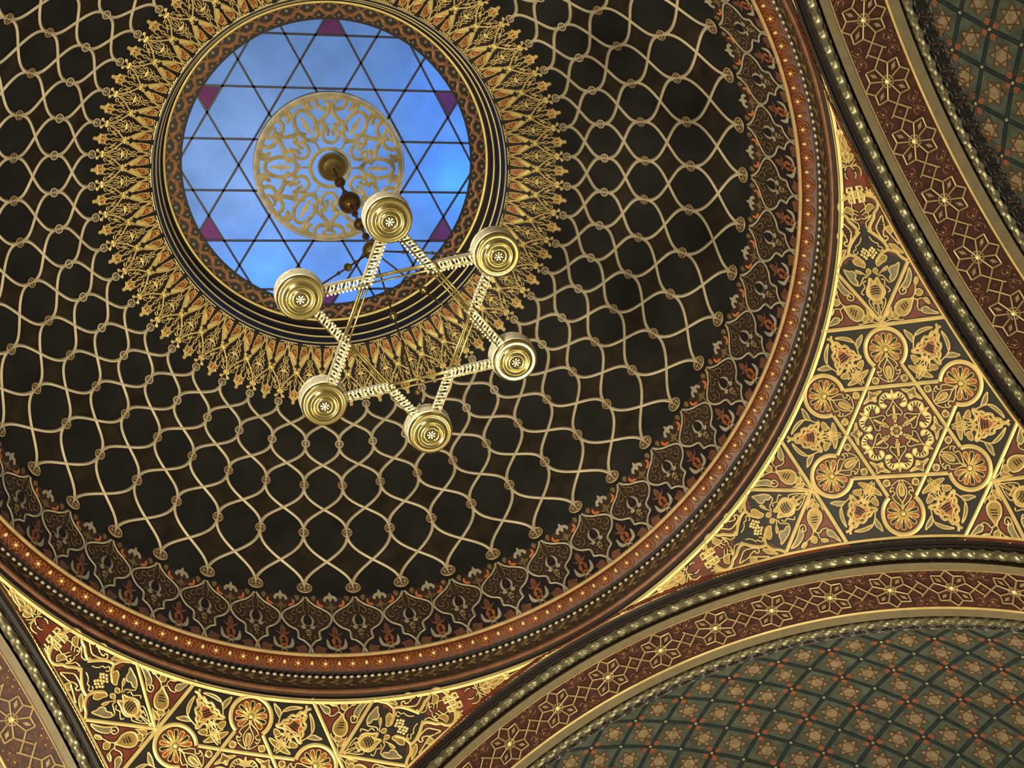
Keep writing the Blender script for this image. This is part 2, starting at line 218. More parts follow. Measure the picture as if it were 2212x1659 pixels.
MOT = json.loads('''{"arm":[["s","G",0.026,0,[[0.745,0.012],[0.846,-0.055],[0.958,-0.13],[1.068,-0.207],[1.167,-0.275]]],["s","G",0.022,0,[[1.167,-0.275],[1.199,-0.234],[1.236,-0.206],[1.257,-0.168],[1.263,-0.139],[1.243,-0.092],[1.221,-0.069],[1.192,-0.045]]],["s","G",0.024,0,[[1.421,-0.031],[1.396,-0.06],[1.358,-0.1],[1.317,-0.133],[1.276,-0.148],[1.26,-0.138]]],["s","G",0.024,0,[[1.706,-0.027],[1.673,-0.052],[1.657,-0.09],[1.636,-0.13],[1.6,-0.148],[1.56,-0.136],[1.533,-0.108],[1.497,-0.094],[1.466,-0.068],[1.426,-0.045],[1.413,-0.064]]],["s","G",0.012,1,[[1.506,-0.159],[1.471,-0.126],[1.429,-0.097],[1.385,-0.106],[1.347,-0.124],[1.329,-0.144],[1.34,-0.166],[1.36,-0.161],[1.358,-0.143],[1.389,-0.141],[1.421,-0.158],[1.462,-0.158]]],["s","K",0.01,0,[[1.455,-0.132],[1.45,-0.16]]],["s","K",0.01,0,[[1.434,-0.115],[1.428,-0.15]]],["s","K",0.01,0,[[1.412,-0.11],[1.41,-0.141]]],["s","K",0.01,0,[[1.387,-0.118],[1.389,-0.139]]],["s","G",0.012,0,[[1.289,-0.236],[1.333,-0.209],[1.367,-0.187],[1.396,-0.172]]],["f","g",0.008,1,[[1.43,-0.192],[1.399,-0.209],[1.374,-0.196],[1.384,-0.174],[1.411,-0.165]]],["f","g",0.008,1,[[1.305,-0.163],[1.291,-0.206],[1.25,-0.239],[1.222,-0.254],[1.249,-0.209],[1.275,-0.178]]],["s","G",0.014,0,[[1.631,-0.137],[1.662,-0.115],[1.685,-0.097],[1.718,-0.091]]],["s","G",0.012,0,[[1.648,-0.128],[1.698,-0.112]]],["s","G",0.012,0,[[1.664,-0.101],[1.689,-0.077]]],["s","G",0.009,0,[[1.669,-0.036],[1.624,-0.044],[1.581,-0.051],[1.56,-0.021],[1.551,-0.007]]],["f","g",0.008,1,[[1.578,-0.053],[1.601,-0.087],[1.574,-0.117],[1.556,-0.088],[1.537,-0.059],[1.552,-0.048]]],["s","G",0.009,0,[[1.528,-0.016],[1.544,-0.044],[1.529,-0.062],[1.509,-0.055],[1.512,-0.039],[1.524,-0.039]]],["s","G",0.009,0,[[1.508,-0.004],[1.501,-0.018],[1.504,-0.051],[1.522,-0.084],[1.494,-0.059],[1.472,-0.029],[1.431,-0.029]]],["d","G",0.011,0,[[1.292,-0.032],[1.279,-0.015],[1.277,-0.045],[1.263,-0.001],[1.262,-0.03],[1.255,-0.055],[1.244,-0.01],[1.24,-0.037],[1.225,-0.024]]],["s","G",0.009,0,[[1.376,-0.031],[1.348,-0.043],[1.328,-0.063],[1.318,-0.084],[1.297,-0.086],[1.285,-0.11],[1.265,-0.103],[1.266,-0.082],[1.282,-0.073]]],["f","g",0.009,1,[[1.192,-0.041],[1.219,-0.057],[1.234,-0.09],[1.224,-0.128],[1.193,-0.116],[1.175,-0.077],[1.161,-0.05]]],["f","g",0.008,1,[[1.153,-0.028],[1.13,-0.043],[1.11,-0.024],[1.133,-0.007]]],["s","G",0.009,0,[[1.102,-0.029],[1.108,-0.051],[1.136,-0.085],[1.153,-0.123]]],["f","g",0.008,1,[[1.123,-0.073],[1.142,-0.091],[1.153,-0.123],[1.129,-0.108]]],["f","c",0.01,1,[[1.167,-0.209],[1.151,-0.175],[1.147,-0.144],[1.121,-0.123],[1.096,-0.134],[1.063,-0.119],[1.046,-0.139],[1.079,-0.173],[1.123,-0.194]]],["s","G",0.01,0,[[1.092,-0.042],[1.094,-0.069],[1.07,-0.088],[1.041,-0.11],[1.047,-0.136]]],["s","G",0.009,0,[[1.07,-0.056],[1.057,-0.081],[1.028,-0.073],[1.011,-0.089],[0.985,-0.108],[0.973,-0.089]]],["f","g",0.015,1,[[1.085,-0.028],[1.044,-0.042],[1.01,-0.062],[0.97,-0.066],[0.938,-0.038],[0.929,0.002],[0.948,0.035],[0.986,0.05],[1.023,0.033],[1.05,-0.001]]],["s","K",0.008,0,[[1.027,0.0],[1.022,-0.035]]],["s","K",0.008,0,[[1.011,0.013],[1.004,-0.039]]],["s","K",0.008,0,[[0.994,0.019],[0.986,-0.038]]],["s","K",0.008,0,[[0.976,0.015],[0.97,-0.03]]],["f","g",0.009,1,[[0.932,0.028],[0.913,0.027],[0.901,0.005],[0.907,-0.022],[0.928,-0.034],[0.924,0.001]]],["s","G",0.008,0,[[0.901,0.004],[0.851,0.007],[0.795,0.008]]],["s","G",0.009,0,[[0.939,-0.036],[0.927,-0.063],[0.879,-0.046],[0.83,-0.013],[0.795,0.005]]],["s","G",0.007,0,[[0.894,-0.021],[0.909,-0.04],[0.865,-0.022]]],["f","c",0.01,1,[[1.121,-0.273],[1.074,-0.248],[1.031,-0.221],[1.0,-0.193],[0.984,-0.226],[1.009,-0.255],[1.064,-0.278]]],["s","G",0.01,0,[[1.0,-0.193],[0.974,-0.17],[0.945,-0.18],[0.952,-0.214],[0.974,-0.219],[0.977,-0.2],[0.964,-0.195]]],["f","g",0.014,1,[[0.91,-0.26],[0.905,-0.232],[0.908,-0.187],[0.89,-0.143],[0.852,-0.116],[0.809,-0.133],[0.796,-0.178],[0.825,-0.22],[0.871,-0.243]]],["s","K",0.008,0,[[0.872,-0.166],[0.83,-0.185]]],["s","K",0.008,0,[[0.881,-0.182],[0.842,-0.201]]],["s","K",0.008,0,[[0.889,-0.198],[0.858,-0.214]]],["f","g",0.008,1,[[0.956,-0.287],[0.967,-0.313],[0.942,-0.338],[0.918,-0.312],[0.933,-0.283]]],["s","G",0.009,0,[[0.9,-0.246],[0.942,-0.278],[0.993,-0.291],[1.046,-0.306]]],["f","g",0.007,1,[[1.016,-0.286],[1.053,-0.307],[1.029,-0.321],[0.997,-0.301]]],["s","G",0.01,0,[[0.907,-0.259],[0.886,-0.289],[0.849,-0.279],[0.817,-0.29],[0.82,-0.317]]],["s","G",0.008,0,[[0.894,-0.288],[0.897,-0.329],[0.85,-0.368]]],["f","g",0.007,1,[[0.896,-0.335],[0.897,-0.359],[0.854,-0.375],[0.864,-0.349]]],["f","c",0.009,1,[[0.829,-0.304],[0.838,-0.342],[0.811,-0.373],[0.781,-0.427],[0.788,-0.357],[0.8,-0.314]]],["f","g",0.009,1,[[0.832,-0.113],[0.809,-0.087],[0.78,-0.113],[0.798,-0.137]]],["s","G",0.008,0,[[0.755,-0.002],[0.803,-0.041],[0.867,-0.097]]],["s","G",0.008,0,[[0.75,0.005],[0.779,-0.067],[0.769,-0.152],[0.776,-0.165]]],["f","g",0.007,1,[[0.802,-0.053],[0.856,-0.09],[0.803,-0.09],[0.786,-0.068]]]],"tip":[["d","G",0.026,0,[[2.118,-0.013]]],["s","G",0.008,0,[[2.123,-0.012],[2.168,-0.011],[2.217,-0.008],[2.263,-0.004]]],["f","g",0.01,1,[[2.096,-0.014],[2.054,0.009],[2.006,0.017],[1.979,-0.008],[1.988,-0.047],[2.016,-0.033],[2.056,-0.03]]],["d","G",0.012,0,[[1.973,-0.018]]],["f","g",0.012,1,[[1.966,0.012],[1.965,-0.019],[1.958,-0.052],[1.929,-0.049],[1.911,-0.018],[1.926,0.008],[1.947,0.019]]],["s","G",0.009,0,[[1.892,-0.013],[1.912,-0.004],[1.933,0.021]]],["s","G",0.009,0,[[1.886,-0.02],[1.897,-0.04],[1.921,-0.064]]],["s","G",0.009,0,[[1.879,-0.02],[1.884,-0.056],[1.891,-0.069]]],["s","G",0.01,0,[[1.879,-0.018],[1.879,0.011],[1.852,0.033],[1.814,0.041],[1.79,0.03]]],["s","G",0.01,0,[[1.878,-0.025],[1.87,-0.068],[1.839,-0.084],[1.802,-0.077]]],["s","K",0.01,0,[[1.851,-0.022],[1.837,-0.044]]]],"kite":[["s","G",0.02,0,[[0.812,-0.019],[0.782,0.002],[0.756,0.008],[0.749,0.026],[0.716,0.032],[0.698,0.045],[0.696,0.06],[0.669,0.069],[0.646,0.069],[0.625,0.086],[0.594,0.086],[0.567,0.109],[0.562,0.09],[0.578,0.053],[0.567,0.029],[0.541,0.028],[0.54,0.045]]],["f","c",0.01,1,[[0.78,0.031],[0.762,0.072],[0.732,0.108],[0.7,0.127],[0.674,0.131],[0.69,0.114],[0.715,0.094],[0.744,0.067]]],["s","G",0.01,0,[[0.674,0.131],[0.638,0.126],[0.601,0.112],[0.58,0.104]]],["f","c",0.009,1,[[0.681,0.215],[0.678,0.19],[0.674,0.161],[0.663,0.142],[0.624,0.122],[0.632,0.147],[0.651,0.185]]],["f","O",0.009,1,[[0.73,-0.013],[0.701,0.002],[0.661,0.037],[0.641,0.034],[0.596,0.073],[0.605,0.035],[0.596,0.002],[0.587,-0.025],[0.595,-0.068],[0.617,-0.066],[0.638,-0.055],[0.661,-0.066],[0.678,-0.032]]],["s","K",0.012,0,[[0.654,-0.025],[0.653,0.008]]],["s","K",0.012,0,[[0.634,-0.03],[0.635,0.007]]],["s","K",0.012,0,[[0.614,-0.033],[0.617,0.006]]],["s","G",0.009,0,[[0.727,-0.04],[0.752,-0.015],[0.752,-0.002],[0.724,0.02],[0.708,0.019]]],["f","g",0.008,1,[[0.535,0.049],[0.543,0.075],[0.535,0.104],[0.509,0.089],[0.498,0.059],[0.515,0.042]]],["s","G",0.01,0,[[0.59,0.004],[0.554,-0.006],[0.518,0.005],[0.489,0.032],[0.491,0.068]]],["f","g",0.009,1,[[0.496,-0.023],[0.494,0.006],[0.474,0.04],[0.46,0.096],[0.441,0.059],[0.438,0.011]]],["s","G",0.009,0,[[0.575,-0.008],[0.503,-0.027],[0.444,-0.024],[0.4,-0.008]]],["s","G",0.008,0,[[0.47,-0.033],[0.485,-0.001],[0.451,0.006],[0.409,-0.001]]]],"almond":[["s","G",0.01,0,[[0.551,0.008],[0.5,-0.004],[0.452,-0.032],[0.406,-0.034],[0.343,-0.004]]],["f","g",0.007,1,[[0.459,0.002],[0.424,-0.012],[0.393,-0.012],[0.366,0.002],[0.408,0.019],[0.442,0.019]]],["s","G",0.01,0,[[0.551,0.008],[0.515,-0.023],[0.488,-0.053],[0.457,-0.069],[0.441,-0.05],[0.418,-0.064],[0.428,-0.085],[0.395,-0.074],[0.401,-0.052]]],["s","G",0.009,0,[[0.345,-0.003],[0.352,-0.029],[0.384,-0.072]]],["f","g",0.008,1,[[0.379,-0.083],[0.379,-0.122],[0.349,-0.122],[0.347,-0.087]]]],"ros":[["f","G",0.01,1,[[0.291,-0.001],[0.259,-0.012],[0.271,-0.046],[0.25,-0.08],[0.209,-0.099],[0.174,-0.092],[0.164,-0.067],[0.182,-0.048],[0.197,-0.071],[0.225,-0.066],[0.232,-0.041],[0.226,-0.008],[0.255,0.0]]],["s","K",0.009,0,[[0.259,-0.054],[0.238,-0.042]]],["s","K",0.009,0,[[0.247,-0.072],[0.231,-0.057]]],["s","K",0.009,0,[[0.228,-0.086],[0.215,-0.068]]],["s","K",0.009,0,[[0.203,-0.092],[0.2,-0.074]]],["s","G",0.009,0,[[0.222,0.005],[0.178,-0.02],[0.135,-0.056],[0.107,-0.049],[0.118,-0.026],[0.11,-0.012],[0.085,-0.012],[0.058,0.008]]],["s","G",0.008,0,[[0.171,0.002],[0.13,-0.002],[0.086,0.003]]],["f","g",0.007,1,[[0.18,0.003],[0.148,-0.007],[0.113,0.004],[0.14,0.006]]],["d","G",0.011,0,[[0.038,0.005]]],["s","K",0.008,0,[[0.137,-0.029],[0.127,-0.041]]]],"hexc":[["f","b",0.008,1,[[0.204,-0.211],[0.238,-0.174],[0.292,-0.168],[0.277,-0.143],[0.286,-0.099],[0.288,-0.071],[0.263,-0.11],[0.228,-0.123],[0.23,-0.155]]],["d","G",0.012,0,[[0.222,-0.131],[0.241,-0.136]]],["d","G",0.011,0,[[0.034,0.003]]],["f","b",0.008,1,[[0.358,-0.129],[0.387,-0.114],[0.375,-0.091],[0.344,-0.088],[0.341,-0.114]]]],"inner":[["s","G",0.014,0,[[-0.041,0.0],[0.025,0.048],[0.151,0.125],[0.314,0.201],[0.467,0.262],[0.323,0.309],[0.144,0.364],[0.049,0.419],[-0.002,0.454]]],["f","O",0.008,1,[[0.435,0.141],[0.298,0.118],[0.178,0.086],[0.185,0.047],[0.27,0.025],[0.356,0.039],[0.396,0.027]]],["s","G",0.007,0,[[0.407,0.077],[0.362,0.054],[0.268,0.047],[0.239,0.062]]],["s","G",0.006,0,[[0.377,0.093],[0.299,0.078]]],["s","G",0.009,0,[[0.446,0.193],[0.396,0.147],[0.228,0.116],[0.093,0.079],[0.087,0.028],[0.162,0.016],[0.205,0.028]]],["F","Y",0,1,[[0.426,0.193],[0.38,0.158],[0.25,0.128],[0.13,0.109],[0.186,0.14],[0.284,0.174],[0.377,0.208]]],["s","G",0.009,0,[[0.388,0.006],[0.193,0.005],[-0.03,0.006]]],["d","Y",0.02,0,[[0.467,0.262]]],["s","Y",0.008,0,[[0.565,0.262],[0.37,0.262]]],["s","Y",0.008,0,[[0.46,0.239],[0.449,0.224]]],["s","Y",0.008,0,[[0.467,0.281],[0.471,0.316]]],["s","Y",0.008,0,[[0.397,0.247],[0.344,0.235]]],["s","Y",0.008,0,[[0.408,0.278],[0.357,0.297]]],["d","Y",0.016,0,[[-0.042,0.268]]],["s","G",0.007,0,[[0.0,0.267],[0.062,0.263],[0.117,0.275],[0.169,0.283]]],["s","G",0.007,0,[[0.068,0.255],[0.133,0.241],[0.209,0.263],[0.209,0.278]]],["s","G",0.008,0,[[-0.011,0.277],[0.119,0.279],[0.217,0.298],[0.165,0.308],[0.111,0.295]]],["s","G",0.008,0,[[-0.022,0.258],[0.045,0.23],[0.137,0.234],[0.121,0.25]]],["s","G",0.008,0,[[-0.106,0.128],[0.004,0.161],[-0.019,0.204],[-0.037,0.243]]],["s","G",0.007,0,[[-0.11,0.081],[-0.066,0.111],[-0.106,0.128]]],["s","G",0.008,0,[[-0.015,0.281],[0.066,0.314],[0.084,0.349],[0.02,0.392]]],["s","G",0.007,0,[[0.02,0.392],[0.04,0.419]]],["F","Y",0,1,[[-0.101,0.151],[-0.053,0.173],[-0.069,0.204],[-0.104,0.174]]],["F","Y",0,1,[[-0.024,0.3],[0.022,0.327],[0.007,0.358]]],["s","G",0.007,0,[[0.056,0.187],[0.118,0.21],[0.202,0.232]]],["s","G",0.007,0,[[0.134,0.31],[0.176,0.333],[0.235,0.324]]],["s","G",0.014,0,[[-0.002,0.454],[0.095,0.453]]],["s","G",0.012,0,[[0.01,0.46],[0.067,0.484],[0.153,0.495],[0.141,0.506],[0.082,0.503],[0.095,0.494]]],["F","Y",0,1,[[0.088,0.438],[0.116,0.464],[0.003,0.474],[-0.014,0.443]]],["f","O",0.008,1,[[0.475,0.42],[0.565,0.441],[0.616,0.466],[0.595,0.478],[0.665,0.492],[0.595,0.501],[0.528,0.517],[0.498,0.493]]],["f","Y",0.006,1,[[0.622,0.491],[0.583,0.508],[0.542,0.517],[0.544,0.543],[0.507,0.553],[0.492,0.52],[0.495,0.493]]],["s","G",0.008,0,[[0.463,0.32],[0.544,0.362],[0.513,0.393],[0.486,0.423]]],["s","G",0.008,0,[[0.412,0.335],[0.342,0.358],[0.322,0.385],[0.358,0.401],[0.32,0.42],[0.374,0.447],[0.431,0.439]]],["s","G",0.008,0,[[0.19,0.363],[0.232,0.39],[0.21,0.409],[0.125,0.422],[0.147,0.437],[0.22,0.432],[0.245,0.421]]],["s","G",0.008,0,[[0.305,0.343],[0.27,0.37],[0.27,0.393]]],["F","Y",0,1,[[0.341,0.355],[0.302,0.374],[0.203,0.394],[0.239,0.371]]],["s","G",0.006,0,[[0.369,0.431],[0.336,0.462],[0.386,0.481]]]],"outer":[["s","c",0.020,0,[[0.023,2.387],[0.08,2.434],[0.187,2.488],[0.33,2.533],[0.446,2.585],[0.484,2.644],[0.442,2.713],[0.35,2.775],[0.216,2.822],[0.202,2.88],[0.202,2.934],[0.119,2.96],[0.041,3.009],[-0.015,3.076],[-0.04,3.14]]],["F","b",0,1,[[0.116,2.389],[0.168,2.365],[0.215,2.383],[0.182,2.432],[0.138,2.427]]],["F","o",0,1,[[0.224,2.428],[0.22,2.469],[0.277,2.501],[0.361,2.506],[0.321,2.475],[0.273,2.465],[0.264,2.423]]],["F","c",0,1,[[0.508,2.327],[0.535,2.361],[0.599,2.372],[0.645,2.416],[0.598,2.44],[0.565,2.403],[0.524,2.411],[0.478,2.437],[0.474,2.383]]],["F","b",0,1,[[0.496,2.439],[0.517,2.475],[0.565,2.5],[0.512,2.554],[0.494,2.626],[0.48,2.551],[0.468,2.507]]],["F","b",0,1,[[0.374,2.5],[0.429,2.504],[0.458,2.549],[0.4,2.523]]],["F","c",0,1,[[0.023,2.607],[0.097,2.641],[0.128,2.699],[0.098,2.747],[0.139,2.776],[0.092,2.804],[0.037,2.785],[0.064,2.751],[0.007,2.761],[0.048,2.717],[0.062,2.672]]],["s","K",0.012,1,[[-0.006,2.616],[0.036,2.663],[-0.014,2.744],[-0.059,2.727],[-0.059,2.666]]],["d","b",0.02,0,[[-0.025,2.836],[-0.0,2.86]]],["d","c",0.01,0,[[-0.019,2.813],[-0.026,2.874]]],["s","b",0.012,0,[[0.026,2.425],[0.066,2.482],[0.146,2.514],[0.188,2.56],[0.125,2.586],[0.098,2.562]]],["s","b",0.01,0,[[0.225,2.548],[0.294,2.574],[0.259,2.616],[0.209,2.598]]],["s","b",0.01,0,[[0.395,2.604],[0.408,2.665],[0.323,2.689],[0.29,2.656],[0.329,2.636]]],["s","b",0.01,0,[[0.204,2.65],[0.228,2.712],[0.309,2.733]]],["s","b",0.01,0,[[0.125,2.767],[0.182,2.755],[0.205,2.788]]],["s","b",0.01,0,[[-0.038,2.882],[0.013,2.923],[0.034,2.963]]],["s","b",0.009,0,[[0.088,2.888],[0.133,2.914],[0.076,2.926]]],["s","b",0.01,0,[[0.051,2.495],[0.057,2.553],[0.016,2.58]]],["F","B",0,1,[[0.493,2.756],[0.522,2.813],[0.496,2.857],[0.459,2.869],[0.443,2.821]]],["F","B",0,1,[[0.484,2.872],[0.58,2.862],[0.647,2.841],[0.579,2.896],[0.481,2.899]]],["F","O",0,1,[[0.472,2.894],[0.568,2.93],[0.585,2.991],[0.504,3.037],[0.442,3.078],[0.434,3.007]]],["s","K",0.01,0,[[0.478,2.941],[0.496,2.982],[0.466,3.026]]],["F","c",0,1,[[0.671,2.929],[0.696,3.002],[0.666,3.061],[0.581,3.083],[0.522,3.09],[0.45,3.114],[0.492,3.072],[0.568,3.051],[0.626,3.018]]],["s","b",0.014,0,[[0.452,3.079],[0.455,3.137]]],["F","B",0,1,[[0.089,3.059],[0.13,3.027],[0.21,3.043],[0.299,3.061],[0.261,3.094],[0.258,3.124],[0.08,3.122]]]]}''')
# ------------------------------------------------------------------ dome
def nspline(P, n=400):
    P = np.asarray(P, float); t = np.r_[0, np.cumsum(np.hypot(*np.diff(P, axis=0).T))]; m_ = len(t); tt = np.linspace(0, t[-1], n); out = []
    h = np.diff(t)
    for k in range(2):
        y = P[:, k]; A = np.zeros((m_, m_)); b = np.zeros(m_); A[0, 0] = A[-1, -1] = 1
        for i in range(1, m_-1):
            A[i, i-1] = h[i-1]; A[i, i] = 2*(h[i-1]+h[i]); A[i, i+1] = h[i]; b[i] = 6*((y[i+1]-y[i])/h[i]-(y[i]-y[i-1])/h[i-1])
        Mm = np.linalg.solve(A, b); j = np.clip(np.searchsorted(t, tt)-1, 0, m_-2); a = tt-t[j]; hh = h[j]
        out.append(y[j]+((y[j+1]-y[j])/hh-hh*(2*Mm[j]+Mm[j+1])/6)*a+Mm[j]/2*a*a+(Mm[j+1]-Mm[j])/(6*hh)*a**3)
    return np.stack(out, 1)
PROF = nspline([(1.51, 11.695), (1.968, 11.391), (2.238, 11.172), (2.509, 10.904), (2.779, 10.538), (3.041, 10.056), (3.115, 9.65), (3.139, 9.204)])
PS = np.r_[0, np.cumsum(np.hypot(*np.diff(PROF, axis=0).T))]
PT = np.gradient(PROF, axis=0); PT /= np.hypot(PT[:, 0], PT[:, 1])[:, None]
ROWS = [.5498, .8976, 1.279, 1.7342, 2.2845]
def domemap(P):
    """columns: meridian number u, arc length s, height h towards the room"""
    u, s, h = P[:, 0], P[:, 1], P[:, 2]
    r = np.interp(s, PS, PROF[:, 0]); z = np.interp(s, PS, PROF[:, 1]); tr = np.interp(s, PS, PT[:, 0]); tz = np.interp(s, PS, PT[:, 1])
    r2 = r+h*tz; z2 = z-h*tr          # inward normal
    a = PH+u*W7
    return np.c_[r2*np.cos(a), r2*np.sin(a), z2]
def repeat_cols(buf, n=48, wc=1.0):
    """48 turned copies of a one-column pattern (x in survey units / wc = columns)"""
    A = buf.arr(); A[:, 0] /= wc; k = len(A)
    V = np.concatenate([A+np.array([i, 0, 0]) for i in range(n)])
    F = [tuple(q+i*k for q in f) for i in range(n) for f in buf.F]
    return V, F, buf.M*n
def mirrored(buf):
    A = buf.arr(); k = len(A); B = A.copy(); B[:, 0] *= -1
    b = Buf(); b.V = [A, B]; b.n = 2*k; b.F = buf.F+[tuple(q+k for q in f[::-1]) for f in buf.F]; b.M = buf.M*2
    return b

ceiling = root('ceiling', wp(0, 0, 9.2), label='dark painted dome with a cream interlaced lattice rising to the skylight')
ORG = Vector(wp(0, 0, 9.2))
def under(o, p):      # keep world position under an offset root
    o.parent = p; o.location = Vector(o.location)-Vector(p.location); return o
nu, ns = 384, 80
idx = np.linspace(0, len(PROF)-1, ns).astype(int)
Vd, Fd = revolve(PROF[idx], nu)
under(mesh('dome_shell', W(Vd), Fd, 'C', smooth=True), ceiling)
# brown cells between meridian neighbours + lattice
def sm5(t, k=1):
    s7 = t**4*(35-84*t+70*t*t-20*t**3); s5 = t**3*(t*(t*6-15)+10); s3 = t*t*(3-2*t)
    return [s7, .7*s7+.3*s5, .3*s7+.7*s5, .8*s5+.2*s3][k]
cells = Buf(); lat = Buf()
for k in range(4):
    s0, s1 = ROWS[k], ROWS[k+1]
    t = np.linspace(0, 1, 21); half = np.minimum(sm5(t, k), 1-sm5(t, k))
    nx = 5
    V = []
    for i, tt in enumerate(t):
        for x in np.linspace(-1, 1, nx): V.append((x*half[i], s0+(s1-s0)*tt, .0015))
    F = [(i*nx+j, i*nx+j+1, (i+1)*nx+j+1, (i+1)*nx+j) for i in range(20) for j in range(nx-1)]
    cells.add(V, F, 'D')
V, F, Mm = repeat_cols(cells); under(mesh('umber_cell_field', W(domemap(V)), F, Mm), ceiling)
for k in range(4):
    s0, s1 = ROWS[k], ROWS[k+1]; rm = np.interp((s0+s1)/2, PS, PROF[:, 0]); wc = rm*W7
    lb = Buf()
    t = np.linspace(0, 1, 33)
    for sg in (-1, 1):
        Q = np.c_[sg*sm5(t, k)*wc, s0+(s1-s0)*t]
        ribbon(lb, Q, .043, .0030, 'K', False, 0)
        n0 = len(lb.V)
        ribbon(lb, Q, .026, .006, 's', False, .5)
    V, F, Mm = repeat_cols(lb, 48, wc)
    lat.add(V, F, 's'); lat.M[-len(F):] = Mm
under(mesh('lattice_strap', W(domemap(lat.arr())), lat.F, lat.M), ceiling)

# medallions on the crossings
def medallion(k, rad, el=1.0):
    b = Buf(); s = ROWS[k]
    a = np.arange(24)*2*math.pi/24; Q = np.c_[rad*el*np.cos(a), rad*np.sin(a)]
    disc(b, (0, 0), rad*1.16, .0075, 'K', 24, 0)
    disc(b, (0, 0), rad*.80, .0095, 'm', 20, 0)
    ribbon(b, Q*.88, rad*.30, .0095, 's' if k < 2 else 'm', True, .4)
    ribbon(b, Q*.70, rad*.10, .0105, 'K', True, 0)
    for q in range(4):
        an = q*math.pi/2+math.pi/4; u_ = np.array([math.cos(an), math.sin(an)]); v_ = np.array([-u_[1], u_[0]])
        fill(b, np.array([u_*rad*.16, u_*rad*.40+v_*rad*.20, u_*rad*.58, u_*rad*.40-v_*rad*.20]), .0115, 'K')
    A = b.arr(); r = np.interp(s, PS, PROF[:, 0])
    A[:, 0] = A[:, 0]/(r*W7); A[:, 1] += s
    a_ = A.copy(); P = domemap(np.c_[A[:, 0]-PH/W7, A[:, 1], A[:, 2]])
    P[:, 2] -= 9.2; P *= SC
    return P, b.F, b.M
# visible ones, biggest first (rows 0-2 and near side)
camv = np.array([CX, CY, 0.])
cand = []
for k in range(5):
    for i in range(48):
        p3 = domemap(np.array([[i, ROWS[k], 0.]]))[0]; q = R@(p3-camv); x = 1106+3006.6*q[0]/q[2]; y = 829.5+3006.6*q[1]/q[2]
        if -15 < x < 2227 and -15 < y < 1674: cand.append((-[.034, .035, .037, .039, .052][k]/q[2], k, i))
cand.sort(); top = set((k, i) for _, k, i in cand[:100])
far = Buf()
for k in range(5):
    P, F, Mm = medallion(k, [.035, .037, .040, .045, .058][k], [1, 1, 1, 1, 1.1][k])
    first = None
    for i in range(48):
        a = PH+i*W7
        if (k, i) in top:
            if first is None:
                first = mesh('medallion', P, F, Mm, ceiling); o = first; o.rotation_euler = (0, 0, a)
            else: o = inst(first, ceiling, a)
        else:
            c, s_ = math.cos(a), math.sin(a)
            Pr = np.c_[P[:, 0]*c-P[:, 1]*s_, P[:, 0]*s_+P[:, 1]*c, P[:, 2]]; far.add(Pr, F, 'm'); far.M[-len(F):] = Mm
o = mesh('medallion', far.arr(), far.F, far.M, ceiling); o['kind'] = 'stuff'

# inner flame border (around the skylight) and outer arabesque border
wi = 1.75*W7
ib = Buf()
gb = Buf()   # brown-red ground under the inner border with its pointed outline
ed = [(0, .50), (.10, .46), (.2, .43), (.3, .46), (.42, .50), (.5, .545)]
for i in range(len(ed)-1):
    (u0, a0), (u1, a1) = ed[i], ed[i+1]
    V = []
    for j in range(9):
        V += [(u0, a0*j/8, .0012), (u1, a1*j/8, .0012)]
    gb.add(V, [(2*j, 2*j+1, 2*j+3, 2*j+2) for j in range(8)], 'D' if False else 'K')
ground = mirrored(gb)
V, F, Mm = repeat_cols(ground); under(mesh('flame_border_ground', W(domemap(V)), F, 'R' and Mm), ceiling)
draw(ib, MOT['inner'], (wi, 1.0), True, kk=3)
ib = mirrored(ib); V, F, Mm = repeat_cols(ib, 48, wi)
under(mesh('flame_border', W(domemap(V)), F, Mm), ceiling)
wo = 3.10*W7
ob = Buf(); gb = Buf()
# near-black ground of the band and brown ground inside each cartouche
jun = 2.63
pts = [p for p in MOT['outer'] if p[0] == 's' and p[1] == 'c'][0][4]
C_ = spl(np.array(pts), False, 3)
V = []
for (u, s) in C_:
    for f_ in (0, .33, .66, 1): V.append((u*f_, s, .0022))
gb.add(V, [(i*4+j, i*4+j+1, (i+1)*4+j+1, (i+1)*4+j) for i in range(len(C_)-1) for j in range(3)], 'n')
up = C_[C_[:, 1] < jun]
V = []
for (u, s) in up:
    e = max(s-.02-.10*(1-u/.5)*0, 2.36 if u < .3 else 2.30)
    for f_ in (0, .5, 1): V.append((u+(0.5-u)*f_, max(s, 2.36+.02*f_), .0014))
gb.add(V, [(i*3+j, i*3+j+1, (i+1)*3+j+1, (i+1)*3+j) for i in range(len(up)-1) for j in range(2)], 'n')
lo = np.linspace(2.6, 3.14, 12)
V = []
for s in lo:
    for f_ in (0, .25, .5): V.append((f_, s, .0010))
gb.add(V, [(i*3+j, i*3+j+1, (i+1)*3+j+1, (i+1)*3+j) for i in range(11) for j in range(2)], 'K')
V, F, Mm = repeat_cols(mirrored(gb)); under(mesh('arabesque_border_ground', W(domemap(V)), F, Mm), ceiling)
draw(ob, MOT['outer'], (wo, 1.0), True, kk=3)
V, F, Mm = repeat_cols(mirrored(ob), 48, wo); under(mesh('arabesque_border', W(domemap(V)), F, Mm), ceiling)

